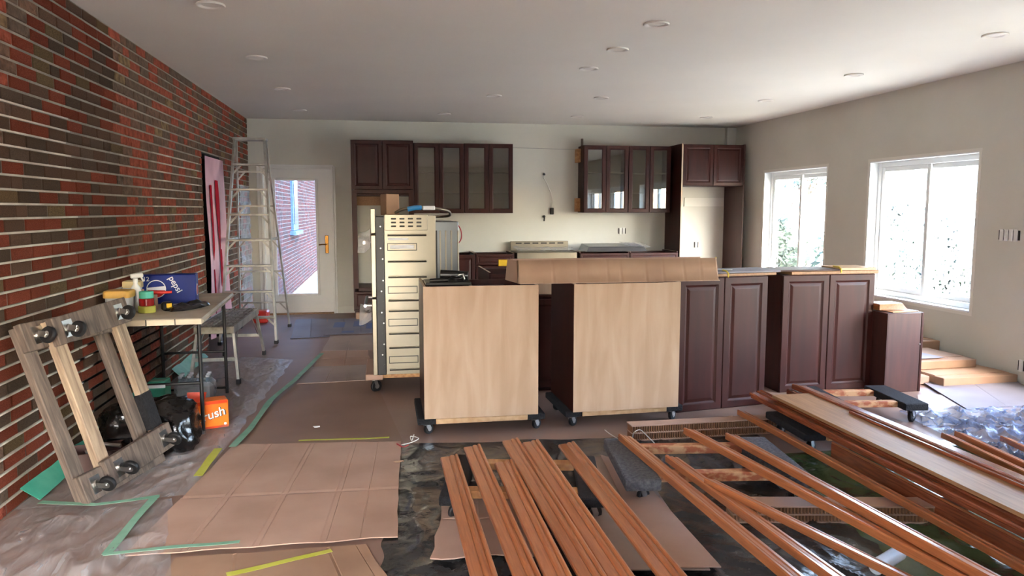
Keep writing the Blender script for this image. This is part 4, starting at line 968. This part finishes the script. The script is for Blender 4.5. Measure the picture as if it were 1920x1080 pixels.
run('red-brown moulding in the third layer, edge showing beside the wide raw board', 2.545, .10, .218, 4.74, CASING, 'oak_dark', flip=True)
run('red-brown moulding in the third layer under the wide raw board', 2.68, .12, .218, 4.5, CASING, 'oak_dark')
run('red-brown moulding in the third layer on the film side', 2.82, .11, .218, 4.72, CASING, 'oak_dark')
run('wide raw tan board lying face down on the long pile', 2.665, .265, .256, 4.50, FLAT, 'raw_board')
run('red-brown moulding topmost on the pile beside the raw board, its end nearest the standing cabinet', 2.855, .105, .254, 4.72, CASING, 'oak_dark')
run('red-brown moulding outermost of the pile, shining under the window', 2.97, .10, .213, 4.66, CASING, 'oak_dark')
run('narrow moulding lying on the raw board along its film-side edge', 2.775, .035, .276, 4.0, NARROW, 'oak_dark')
t_ = thing('baseboard', 'broad red-brown baseboard standing on edge under the pile', 'moulding', (2.565, 1.7, .035))
MB().box((0, 1.08, .055), (.018, 2.16, .11), .003).build('plank', 'oak_dark', t_); MB().box((-.002, 1.08, .115), (.012, 2.16, .012), .003).build('bead', 'oak', t_)
for i, (a, b, lb) in enumerate((((1775, 816), (1920, 884), 'reddish moulding lying on the sky-tinted film, inner one of the pair'), ((1800, 813), (1920, 868), 'reddish moulding lying on the sky-tinted film, outer one of the pair'), ((1886, 822), (1930, 842), 'reddish moulding end lying alone on the sky-tinted film by the right wall'))):
    A = gz(*a, .08); B = gz(*b, .08); moulding(lb, A, B, 1.6, .075, NARROW, 'oak', .065)
# plastic bottle-like roll on the floor
p = gz(1668, 1056, .06)
t = thing('white_tube', 'white cardboard tube end lying on the floor among the glossy mouldings', 'tube', (p.x, p.y, .05), .5)
MB().cyl((-.12, 0, .03), (.08, 0, .03), .03, n=24).build('roll', 'print_white', t, smooth=40); MB().cyl((.08, 0, .03), (.084, 0, .03), .022, n=20).build('end_core', 'kraft_light', t)
# ------------------------------------------------------------------ leaning wooden dollies
def leaning(label, T1, B1, phi, ly, sleeve, casters, light):
    b = Vector((math.sin(phi), math.cos(phi), 0)); u = (Vector(T1) - Vector(B1)); lx = u.length; u.normalize()
    b = (b - u * b.dot(u)).normalized(); n = u.cross(b)
    c = (Vector(T1) + Vector(B1)) / 2 + b * (ly / 2)
    mx = Matrix(((u.x, b.x, n.x, c.x), (u.y, b.y, n.y, c.y), (u.z, b.z, n.z, c.z), (0, 0, 0, 1)))
    t = thing('wooden_dolly', label, 'dolly', mx=mx)
    bw, bt = .145, .042
    for s in (-1, 1): MB().box((s * (lx / 2 - bw / 2), 0, -.021), (bw, ly, bt), .004).build('end_board', 'weathered', t)
    for k, s in enumerate((-1, 1)):
        MB().box((0, s * (ly / 2 - .055), .021 + .0), (lx - .02, .09, .04), .004).build('rail', 'weathered_light' if light[k] else 'weathered', t)
    if sleeve:
        MB().box((-lx / 2 + .25, (ly / 2 - .055), .021), (.22, .10, .052), .006).build('carpet_sleeve', 'carpet_black', t)
    for (a, b_) in casters: caster(t, a * (lx / 2 - bw / 2), b_ * (ly / 2 - .09), -.042, .042, PI + .35 * a)
    return t
leaning('weathered wooden dolly leaning on the brick wall, behind the paler one', (-1.80, 3.985, .93), (-1.50, 3.895, .03), math.radians(17), .66, False, ((1, -1), (-1, -1)), (0, 0))
leaning('weathered wooden dolly with pale rails leaning in front, black sleeve on one rail', (-1.69, 4.07, .945), (-1.44, 4.06, .055), math.radians(17), .60, True, ((1, -1), (1, 1), (-1, -1), (-1, 1)), (1, 1))
# ------------------------------------------------------------------ folding table
ZTB = .81
ta = math.atan2(-.06, 1.53) * -1
t = thing('folding_table', 'folding table with off-white top and black steel legs against the brick wall', 'table', (-1.475, 5.735, 0), .062)
MB().box((0, 0, ZTB - .02), (.575, 1.52, .04), .012).build('table_top', 'table_top', t)
mb = MB(); mb.box((0, -.762, ZTB - .021), (.55, .006, .034)); mb.build('front_edge', 'table_edge', t)
for x in (-.05, .12): MB().box((x, -.767, ZTB - .02), (.006, .004, .04)).build('edge_seam', 'dark_metal', t)
for yy in (-.62, .52):
    for x in (-.235, .235): MB().cyl((x, yy, 0.014), (x, yy, ZTB - .04), .0125, n=12).build('leg', 'black_paint', t, smooth=40)
    MB().cyl((-.235, yy, .36), (.235, yy, .36), .010, n=10).build('cross_bar', 'black_paint', t, smooth=40)
    MB().cyl((-.235, yy, .06), (.235, yy, .06), .010, n=10).build('cross_bar', 'black_paint', t, smooth=40)
    MB().tube([(0, yy, ZTB - .04), (0, yy * .35, ZTB - .06)], .008, 8).build('brace', 'black_paint', t)
MB().box((-.03, -.673, .36), (.11, .003, .02)).build('sticker', 'print_white', t)
# things on the table
def at(px, py, z=ZTB): p = gz(px, py, z); return p
def tub(label, px, py, lid, rr, h, lw):
    p = at(px, py); t = thing('plastic_tub', label, 'tub', (p.x, p.y, ZTB + .001))
    def sq(w_, z, n=8, k=.03):
        pts = []
        for cx, cy, a0 in ((1, 1, 0), (-1, 1, 90), (-1, -1, 180), (1, -1, 270)):
            for i in range(n + 1):
                a = math.radians(a0 + 90 * i / n); pts.append((cx * (w_ - k) + k * math.cos(a), cy * (w_ - k) * .9 + k * math.sin(a), z))
        return pts
    def loft(levels, name, m):
        vs = []; n = len(sq(1, 0))
        for w_, z in levels: vs += sq(w_, z)
        fs = [(i * n + k, i * n + (k + 1) % n, (i + 1) * n + (k + 1) % n, (i + 1) * n + k) for i in range(len(levels) - 1) for k in range(n)]
        fs += [tuple(range(n - 1, -1, -1)), tuple(range((len(levels) - 1) * n, len(levels) * n))]
        return MB().add(vs, fs).build(name, m, t, smooth=40)
    body = loft([(rr * .9, 0), (rr * .92, .004), (rr, h), (rr * .9, h)], 'body', 'tub_grey')
    loft([(rr + .006, h - .012), (rr + .008, h - .008), (rr + .008, h + .026), (rr + .002, h + .034), (rr - .02, h + .036)], 'lid', lid)
    MB().box((.0, -rr * .875, h * .62), (.035, .003, .03)).build('print', 'label_grey', body); MB().box((.0, -rr * .86, h * .28), (.04, .003, .012)).build('print', 'label_grey', body)
    MB().box((.0, -rr * .885, h * .84), (.03, .003, .007)).build('print', 'label_grey', body)
    return t
tub('grey plastic tub with yellow lid at the near end of the folding table', 226, 589, 'yellow_lid', .076, .125, .1)
tub('grey plastic tub with cream lid behind the yellow-lidded one', 250, 572, 'cream_lid', .066, .142, .1)
p = at(262, 558); t = thing('spray_bottle', 'white spray bottle standing behind the plastic tubs', 'bottle', (-1.665, 5.42, ZTB + .001), .4)
MB().lathe([(.03, 0), (.036, .006), (.036, .13), (.03, .16), (.014, .185), (.014, .2)], n=20).build('body', 'white_plastic', t, smooth=50)
mb = MB(); mb.cyl((0, 0, .195), (0, 0, .222), .016, n=16); mb.bar((-.03, 0, .238), (.05, 0, .245), .024, .03, bev=.006); mb.bar((.035, 0, .235), (.05, 0, .2), .012, .01, up=(1, 0, 0)); mb.build('trigger_head', 'white_plastic', t, smooth=40)
def roll(label, c, r, h, m, ri=None):
    o = MB().lathe([(r * .62, 0), (r - .003, 0), (r, .003), (r, h - .003), (r - .003, h), (r * .62, h), (r * .62, 0.0)], n=32).build('tape_roll', m, label=label, cat='tape roll', smooth=40); o.location = c; return o
p = at(276, 586); roll('lime green tape roll at the bottom of the stack on the folding table', (p.x, p.y, ZTB + .001), .054, .045, 'tape_lime'); roll('glossy red tape roll between the lime and green rolls', (p.x, p.y, ZTB + .047), .048, .05, 'tape_red'); roll('mint green tape roll topmost on the stack of tape', (p.x, p.y, ZTB + .098), .045, .046, 'tape_teal')
# blue soda carton
def soda_box(name, label, loc, rz, s, m, build):
    t = thing(name, label, 'carton', loc, rz)
    MB().box((0, 0, s[2] / 2), s, .005).build('carton', m, t); build(t, s); return t
def face(x, y, z, rx=PI / 2, rz=0, ry=0): return Matrix.Translation((x, y, z)) @ Matrix.Rotation(rz, 4, 'Z') @ Matrix.Rotation(rx, 4, 'X') @ Matrix.Rotation(ry, 4, 'Z')
def disc(parent, name, m, c, r, a0=0, a1=360, off=0.0, lower=None):
    n = 36; vs = [(c[0] + r * math.cos(math.radians(a0 + (a1 - a0) * i / n)), c[1] - off, c[2] + r * math.sin(math.radians(a0 + (a1 - a0) * i / n))) for i in range(n + 1)]
    vs2 = [(x, y + .001, z) for x, y, z in vs]; k = len(vs)
    mb = MB(); mb.add(vs + vs2, [tuple(range(k - 1, -1, -1))] + [(i, (i + 1) % k, k + (i + 1) % k, k + i) for i in range(k)]); return mb.build(name, m, parent)
def pepsi(t, s):
    y = -s[1] / 2
    e = disc(t, 'emblem', 'print_white', (-.085, y, s[2] * .52), .066, off=.001)
    disc(e, 'emblem_wave', 'soda_blue', (-.085, y, s[2] * .52), .060, 20, 170, off=.0018); disc(e, 'emblem_wave', 'print_red', (-.085, y, s[2] * .52), .060, 185, 350, off=.0018)
    text_mesh('pepsi', .062, 'lettering', 'print_white', t, face(.045, y - .001, s[2] * .66, ry=-1.1))
    text_mesh('12', .045, 'lettering', 'print_white', t, face(-.15, y - .001, s[2] * .86))
    e2 = disc(t, 'emblem', 'print_white', (0, 0, 0), .045); e2.matrix_local = Matrix.Translation((s[0] / 2 + .001, -.01, s[2] * .45)) @ Matrix.Rotation(PI / 2, 4, 'Z')
    e3 = disc(t, 'emblem', 'print_red', (0, 0, 0), .036); e3.matrix_local = Matrix.Translation((s[0] / 2 + .002, -.01, s[2] * .45)) @ Matrix.Rotation(PI / 2, 4, 'Z')
soda_box('soda_carton', 'blue soda carton with round red white blue emblem on the folding table', (-1.56, 5.86, ZTB + .001), .10, (.37, .13, .215), 'soda_blue', pepsi)
# cardboard tray and red-handled tool between the tubs and the carton
t = thing('open_box', 'small open cardboard box between the tubs and the blue carton', 'box', (-1.625, 5.53, ZTB + .001), .3)
mb = MB()
for c, s in (((0, -.05, .05), (.12, .004, .10)), ((0, .05, .05), (.12, .004, .10)), ((-.06, 0, .05), (.004, .10, .10)), ((.06, 0, .05), (.004, .10, .10)), ((0, 0, .003), (.12, .10, .005))): mb.box(c, s)
mb.build('body', 'kraft', t); MB().box((-.05, -.06, .115), (.06, .004, .06)).build('flap', 'kraft_light', t)
t = thing('putty_knife', 'red-handled tool lying across the small open box', 'tool', (-1.58, 5.50, ZTB + .103), .1)
mb = MB(); mb.cyl((0, 0, .012), (.12, .01, .014), .012, .009, 12); mb.build('handle', 'red_plastic', t, smooth=40); MB().box((-.06, 0, .010), (.12, .035, .003)).build('blade', 'zinc', t)
t = thing('tape_measure', 'black and yellow tape measure beside the tape rolls', 'tape measure', (-1.47, 5.42, ZTB + .001), .4)
MB().box((0, 0, .03), (.075, .04, .06), .012).build('case', 'black_plastic', t); MB().box((.01, -.022, .035), (.035, .004, .03), .003).build('yellow_face', 'level_yellow', t); MB().box((.05, 0, .008), (.03, .025, .004)).build('blade_tip', 'level_yellow', t)
# black cloth bundle
mb = MB(); n = 40
def clothz(x, y, u, v):
    r = math.hypot((u - .5) * 2, (v - .5) * 2); e = max(0, 1 - r ** 2)
    return e * (.035 + .03 * noise.noise(Vector((x * 14, y * 14, 4)))) + .004
vs = []
for i in range(n + 1):
    for j in range(25):
        r = j / 24; a = 2 * PI * i / n; rr = r * (1 + .22 * noise.noise(Vector((math.cos(a) * 2, math.sin(a) * 2, 5))))
        x = .10 * rr * math.cos(a); y = .24 * rr * math.sin(a); vs.append((x, y, max(0, 1 - r * r) ** .6 * (.035 + .03 * noise.noise(Vector((x * 16, y * 16, 4)))) + .002))
mb.add(vs, [(i * 25 + j, (i + 1) * 25 + j, (i + 1) * 25 + j + 1, i * 25 + j + 1) for i in range(n) for j in range(24)])
o = mb.build('work_gloves', 'bag_black', label='crumpled black gloves lying on the folding table', cat='gloves', smooth=60); o.location = (-1.36, 5.55, ZTB + .001); o.rotation_euler = (0, 0, -.25)
# ------------------------------------------------------------------ under the table
t = thing('water_pack', 'shrink-wrapped pack of water bottles under the folding table', 'bottles', (-1.45, 6.1, .02), .1)
for i in range(4):
    for j in range(3):
        b = MB().lathe([(.028, 0), (.031, .006), (.031, .05), (.028, .06), (.031, .07), (.031, .13), (.014, .165), (.013, .185)], n=14).build('bottle', 'pet_clear', t, smooth=50); b.location = (-.12 + i * .066, -.08 + j * .066, 0)
        c = MB().cyl((0, 0, .185), (0, 0, .2), .015, n=12).build('cap', 'print_white', b)
MB().box((-.02, -.014, .075), (.29, .225, .15), .03).build('shrink_wrap', 'film_clear', t, smooth=30)
t = thing('carton_tub', 'teal carton standing behind the water bottles under the table', 'carton', (-1.66, 5.82, .02)); MB().box((0, 0, .11), (.12, .16, .22), .006).build('carton', 'tape_teal', t); MB().box((0, -.02, .222), (.10, .06, .004)).build('flap', 'tape_green', t)
# garbage bag
def blob(name, label, cat, m, c, s, seed, sq=.75, amp=.13, flat=.25):
    mb = MB(); nu, nv = 56, 34; vs = []
    for j in range(nv + 1):
        th = PI * j / nv
        for i in range(nu):
            a = 2 * PI * i / nu
            d = Vector((math.sin(th) * math.cos(a), math.sin(th) * math.sin(a), math.cos(th)))
            k = 1 + amp * 1.5 * noise.noise(d * 1.5 + Vector((seed, 0, 0))) + amp * .8 * (1 - 2 * abs(noise.noise(Vector((d.x * 4, d.y * 4, d.z * 1.6)) + Vector((0, seed, 0))))) + amp * .25 * noise.noise(d * 8) - .22 * max(0, d.z) * (1 - abs(d.x))
            q = Vector((math.copysign(abs(d.x) ** sq, d.x), math.copysign(abs(d.y) ** sq, d.y), d.z)) * k
            vs.append((q.x * s[0], q.y * s[1], max(0.002, (q.z + 1 - flat) * s[2])))
    fs = [(j * nu + i, (j + 1) * nu + i, (j + 1) * nu + (i + 1) % nu, j * nu + (i + 1) % nu) for j in range(nv) for i in range(nu)]
    o = mb.add(vs, fs).build(name, m, label=label, cat=cat, smooth=180); o.location = c; return o
o = blob('garbage_bag', 'full black garbage bag on the floor beside the orange soda carton', 'garbage bag', 'bag_black', (-1.455, 4.86, .02), (.28, .20, .185), 3, sq=.62, amp=.13)
t = o
MB().tube(smooth_path([(-.20, .05, .2), (-.17, .02, .27), (-.12, .0, .31), (-.06, -.05, .30)], 5), .022, 8).build('bag_neck', 'bag_black', o, smooth=60)
def crush(t, s):
    y = -s[1] / 2
    text_mesh('Crush', .088, 'lettering_shadow', 'print_black', t, face(.026, y - .0006, s[2] * .47, ry=.24), shear=.1)
    text_mesh('Crush', .084, 'lettering', 'print_white', t, face(.024, y - .0018, s[2] * .48, ry=.24), shear=.1)
    MB().box((0, y - .0004, s[2] - .012), (s[0] * .96, .001, .02)).build('top_band', 'soda_orange_dark', t); MB().box((0, y - .0004, .008), (s[0] * .96, .001, .014)).build('bottom_band', 'soda_orange_dark', t)
    disc(t, 'seal', 'print_white', (s[0] * .42, y, .025), .009, off=.001)
    mb = MB(); mb.add([(-.12, -.05, s[2]), (.0, -.05, s[2]), (.02, -.04, s[2] + .06), (-.10, -.03, s[2] + .07)], [(0, 1, 2, 3)]); mb.build('torn_flap', 'soda_orange_dark', t, solid=.002)
soda_box('soda_carton', 'orange soda carton with white lettering beside the garbage bag', (-1.225, 5.26, .022), .35, (.30, .13, .19), 'soda_orange', crush)
# tools on the floor behind the dollies
t = thing('tool_box', 'open brown box with tools on the floor behind the leaning dollies', 'box', (-1.62, 4.52, .02), .3)
mb = MB()
for c, s in (((0, -.1, .06), (.3, .006, .12)), ((0, .1, .06), (.3, .006, .12)), ((-.15, 0, .06), (.006, .2, .12)), ((.15, 0, .06), (.006, .2, .12)), ((0, 0, .004), (.3, .2, .006))): mb.box(c, s)
mb.build('body', 'espresso_side', t); MB().tube([(-.08, 0, .1), (.02, .02, .13), (.1, -.02, .12)], .012, 8).build('wrench', 'zinc', t, smooth=50)
# ------------------------------------------------------------------ work platform
t = thing('work_platform', 'low aluminium work platform with slatted top beyond the folding table', 'platform', (-1.435, 7.28, 0), -.01)
ZP = .50; pw, pl = .32, 1.22
for k in range(7): MB().box((-pw / 2 + .024 + k * (pw - .03) / 6.2, 0, ZP - .008), (.034, pl - .02, .014), .003).build('slat', 'aluminium_dirty', t)
for s in (-1, 1):
    MB().box((s * pw / 2, 0, ZP - .03), (.012, pl, .06), .002).build('side_channel', 'aluminium', t)
    for e in (-1, 1):
        MB().bar((s * (pw / 2 - .01), e * (pl / 2 - .05), ZP - .06), (s * (pw / 2 + .035), e * (pl / 2 + .05), .045), .035, .025, up=(1, 0, 0), bev=.002).build('leg', 'aluminium', t)
        MB().box((s * (pw / 2 + .036), e * (pl / 2 + .052), .028), (.035, .045, .045), .004).build('rubber_foot', 'rubber', t)
for e in (-1, 1):
    MB().box((0, e * pl / 2, ZP - .03), (pw, .012, .06), .002).build('end_channel', 'aluminium_dirty', t)
    MB().bar((-pw / 2 - .01, e * (pl / 2 + .02), .22), (pw / 2 + .01, e * (pl / 2 + .02), .22), .02, .03).build('cross_rung', 'aluminium', t)
    for s in (-1, 1): MB().bar((s * pw * .48, e * (pl / 2 - .02), .24), (s * pw * .45, e * (pl / 2 - .28), ZP - .06), .02, .006, up=(1, 0, 0)).build('brace', 'aluminium', t)
# ------------------------------------------------------------------ step ladder
t = thing('step_ladder', 'tall aluminium step ladder standing by the back door', 'ladder', (-1.49, 8.55, .012))
ZL = 2.28; yf, yb, ytp = 0.0, 1.22, .58
wb, wt = .30, .165
def lr(s, z, front):  # rail point at height z
    k = z / ZL; w_ = wb + (wt - wb) * k; y = (yf + (ytp - .03 - yf) * k) if front else (yb + (ytp + .07 - yb) * k)
    return Vector((s * w_, y, z))
for s in (-1, 1):
    MB().bar(lr(s, .02, True), lr(s, ZL, True), .025, .07, up=(0, 1, .2), bev=.002).build('front_rail', 'aluminium', t)
    MB().bar(lr(s, .02, False), lr(s, ZL, False), .022, .045, up=(0, 1, -.2), bev=.002).build('rear_rail', 'aluminium', t)
    for fr in (True, False):
        p = lr(s, .02, fr); MB().box((p.x, p.y, .02), (.045, .07, .04), .005).build('rubber_foot', 'rubber', t)
for k in range(7):
    z = .29 + k * .285; a = lr(-1, z, True); b = lr(1, z, True)
    st = MB().box((0, a.y, z), (b.x - a.x, .085, .022), .003).build('step', 'aluminium', t)
    for s in (-1, 1): MB().bar((s * b.x, a.y, z - .10), (s * (b.x - .085), a.y, z - .01), .02, .005, up=(0, 1, 0)).build('brace', 'aluminium', st)
for k in range(5):
    z = .33 + k * .40; a = lr(-1, z, False); b = lr(1, z, False)
    MB().bar(a, b, .03, .02).build('rear_rung', 'aluminium', t)
    for s in (-1, 1):
        MB().bar((s * b.x, a.y, z - .10), (s * (b.x - .09), a.y, z), .018, .005, up=(0, 1, 0)).build('rear_brace', 'aluminium', t)
MB().box((0, ytp + .02, ZL + .015), (2 * wt + .04, .16, .035), .006).build('top_cap', 'aluminium', t)
for s in (-1, 1): MB().bar(lr(s, 1.15, True), lr(s, 1.15, False), .006, .025).build('spreader', 'aluminium', t)
# ------------------------------------------------------------------ hanging sheets
mb = MB(); nu, nv = 40, 90; y0, y1 = 8.30, 9.20
def hang(x, y, u, v): return 0
vs = []
for j in range(nv + 1):
    v = j / nv; z = .12 + (2.06 - .12) * v
    for i in range(nu + 1):
        u = i / nu; y = y0 + (y1 - y0) * u
        x = XL + .012 + .03 * (1 - v) * math.sin(u * 14 + 2 * noise.noise(Vector((0, y, z * .8)))) + .05 * (1 - v) * noise.noise(Vector((3, y * 3, z * .7)))
        vs.append((max(XL - .0 + .004, x + .02), y, z))
holes = []
for (ya, yb_, za, zb, k) in ((8.40, 8.60, .90, 1.74, .9), (8.68, 8.92, .72, 1.82, .7), (8.46, 8.66, .30, .80, .5), (8.86, 9.10, .50, .9, .3)):
    holes.append((ya, yb_, za, zb, k))
fs = []; fr_ = []
for j in range(nv):
    for i in range(nu):
        f = (j * (nu + 1) + i, j * (nu + 1) + i + 1, (j + 1) * (nu + 1) + i + 1, (j + 1) * (nu + 1) + i)
        y = y0 + (y1 - y0) * (i + .5) / nu; z = .12 + 1.94 * (j + .5) / nv
        inh = False
        if not inh: fs.append(f)
ps = mb.add(vs, fs).build('vapour_sheet', 'pink_sheet', label='torn pale pink plastic sheet hanging over the doorway in the brick wall', cat='plastic sheet', smooth=180)
def sheet_x(y, z):
    u = (y - y0) / (y1 - y0); v = (z - .12) / 1.94
    return max(XL + .004, XL + .032 + .03 * (1 - v) * math.sin(u * 14 + 2 * noise.noise(Vector((0, y, z * .8)))) + .05 * (1 - v) * noise.noise(Vector((3, y * 3, z * .7))))
for (yc, za, zb, wt, wm, lean) in ((8.46, .95, 1.76, .10, .16, .10), (8.76, .70, 1.82, .12, .26, .18), (8.52, .30, .85, .12, .20, .05), (8.95, .62, 1.05, .12, .22, .02)):
    vs = []; n = 40
    for i in range(n + 1):
        k = i / n; z = zb + (za - zb) * k; w_ = (wt + (wm - wt) * math.sin(PI * min(1, k * 1.2)) * (.7 + .5 * noise.noise(Vector((yc * 9, k * 7, 0))))) * (1 if k < .85 else (1 - k) / .15 + .02); c_ = yc + lean * k
        for s in range(9):
            y = c_ + (s / 8 - .5) * w_; vs.append((sheet_x(y, z) + .010, y, z))
    MB().add(vs, [(9 * i + j, 9 * i + j + 1, 9 * i + j + 10, 9 * i + j + 9) for i in range(n) for j in range(8)]).build('tear', 'red_sheet', ps, solid=.002, label='dark red membrane showing through a tear')
mb = MB(); vs = []; nu, nv = 16, 80
for j in range(nv + 1):
    for i in range(nu + 1):
        y = 10.05 + .75 * i / nu; z = .1 + 1.72 * j / nv; vs.append((XL + .03 + .03 * (1 - 2 * abs(noise.noise(Vector((1, y * 6, z * 5))))) + .02 * noise.noise(Vector((5, y * 14, z * 11))), y, z))
mb.add(vs, [(j * (nu + 1) + i, j * (nu + 1) + i + 1, (j + 1) * (nu + 1) + i + 1, (j + 1) * (nu + 1) + i) for j in range(nv) for i in range(nu)])
mb.build('plastic_strip', 'film_clear', label='crinkled clear plastic hanging on the brick wall beside the back door', cat='plastic sheet', smooth=180)
small_block('red_container', (-1.62, 10.3, 0.002), (.2, .2, .16), 'red_plastic', 'small red container on the floor behind the ladder by the back door', 'container', bev=.02)
# ------------------------------------------------------------------ outdoors
struct(MB().box((20, 6, -.35), (160, 160, .3)), 'ground', 'grass')
wing = MB().box((XL - .15, 17.6, 1.6), (.3, 12.6, 4.4)); wo_ = wing.build('house_wing', 'brick_outside', label='sunlit brick wing of the house beyond the back door', cat='building')
p0 = gx(543, 340, XL); p1 = gx(556, 430, XL)
f = MB().box((XL + .02, (p0.y + p1.y) / 2, (2.35 + p1.z) / 2), (.06, abs(p1.y - p0.y) * .9, 2.35 - p1.z)).build('window', 'window_blue', wo_); MB().box((XL + .055, (p0.y + p1.y) / 2, (2.35 + p1.z) / 2), (.01, abs(p1.y - p0.y) * .62, 2.1 - p1.z)).build('pane', 'dark_glass', f)
MB().box((XL + .05, (p0.y + p1.y) / 2, p1.z - .05), (.14, abs(p1.y - p0.y) * 1.4, .08)).build('sill', 'window_blue', wo_)
MB().box((XL + .2, 17.6, 3.0), (.5, 12.6, .14)).build('soffit', 'soffit', wo_)
rt = random.Random(21)
def tree(name, label, x, y, h, r, m, nleaf, trunk=.12, bare=.3, leaf=.16):
    t = thing(name, label, 'tree' if h > 2.5 else 'bush', (x, y, -.2))
    tk = MB(); tk.cyl((0, 0, 0), (0, 0, h * .55), trunk, trunk * .5, 10)
    tips = []
    for i in range(10 if h > 2.5 else 6):
        a = rt.uniform(0, 2 * PI); z = h * rt.uniform(bare, .6); q = Vector((math.cos(a) * r * rt.uniform(.4, .8), math.sin(a) * r * rt.uniform(.4, .8), z + h * rt.uniform(.15, .38)))
        tk.cyl((0, 0, z * .9), q, trunk * .35, trunk * .1, 6); tips.append(q)
        for k in range(3):
            q2 = q + Vector((rt.uniform(-1, 1), rt.uniform(-1, 1), rt.uniform(0, .8))) * r * .45; tk.cyl(q.lerp(Vector((0, 0, z)), .3 * rt.random()), q2, trunk * .12, trunk * .04, 5); tips.append(q2)
    tk.build('trunk', 'bark', t)
    lf = MB()
    for i in range(nleaf):
        c = rt.choice(tips) + Vector((rt.gauss(0, 1), rt.gauss(0, 1), rt.gauss(0, .8))) * r * .22
        c.z = max(c.z, .1)
        u = Vector((rt.gauss(0, 1), rt.gauss(0, 1), rt.gauss(0, 1))).normalized(); v = u.orthogonal().normalized(); s = leaf * rt.uniform(.5, 1)
        lf.add([c - u * s, c + v * s * .45, c + u * s, c - v * s * .45], [(0, 1, 2, 3)])
    lf.build('foliage', m, t, kind='stuff')
    return t
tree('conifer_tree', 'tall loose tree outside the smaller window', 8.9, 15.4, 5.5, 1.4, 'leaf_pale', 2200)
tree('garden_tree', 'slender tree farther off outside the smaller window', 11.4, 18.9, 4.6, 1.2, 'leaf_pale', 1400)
tree('garden_bush', 'leafy bush right outside the smaller window', 7.3, 13.2, 1.7, .65, 'leaf_green', 1600, .04, .1, .1)
tree('garden_bush', 'green bush outside the larger window, left pane', 8.0, 10.95, 1.45, .75, 'leaf_green', 2400, .04, .1, .11)
tree('garden_bush', 'taller bush outside the larger window, right pane', 10.2, 12.6, 2.2, .9, 'leaf_pale', 2600, .04, .1, .12)
tree('garden_bush', 'low bush at the foot of the larger window outside', 7.5, 8.95, 1.0, .6, 'leaf_green', 1600, .03, .1, .10)
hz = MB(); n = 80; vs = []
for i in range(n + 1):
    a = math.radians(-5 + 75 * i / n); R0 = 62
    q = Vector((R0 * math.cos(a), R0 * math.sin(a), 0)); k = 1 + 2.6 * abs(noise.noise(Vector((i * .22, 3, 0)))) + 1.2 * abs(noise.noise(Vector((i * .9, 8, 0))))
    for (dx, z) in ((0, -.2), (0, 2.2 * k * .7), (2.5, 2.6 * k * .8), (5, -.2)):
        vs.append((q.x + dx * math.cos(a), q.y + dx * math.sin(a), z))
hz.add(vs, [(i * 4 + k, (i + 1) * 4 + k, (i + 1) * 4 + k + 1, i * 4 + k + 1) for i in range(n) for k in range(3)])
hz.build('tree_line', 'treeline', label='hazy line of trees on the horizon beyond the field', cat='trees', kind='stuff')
t = thing('garden_shed', 'low grey outbuilding beyond the field outside the smaller window', 'building', (17, 21.5, -.2), .3)
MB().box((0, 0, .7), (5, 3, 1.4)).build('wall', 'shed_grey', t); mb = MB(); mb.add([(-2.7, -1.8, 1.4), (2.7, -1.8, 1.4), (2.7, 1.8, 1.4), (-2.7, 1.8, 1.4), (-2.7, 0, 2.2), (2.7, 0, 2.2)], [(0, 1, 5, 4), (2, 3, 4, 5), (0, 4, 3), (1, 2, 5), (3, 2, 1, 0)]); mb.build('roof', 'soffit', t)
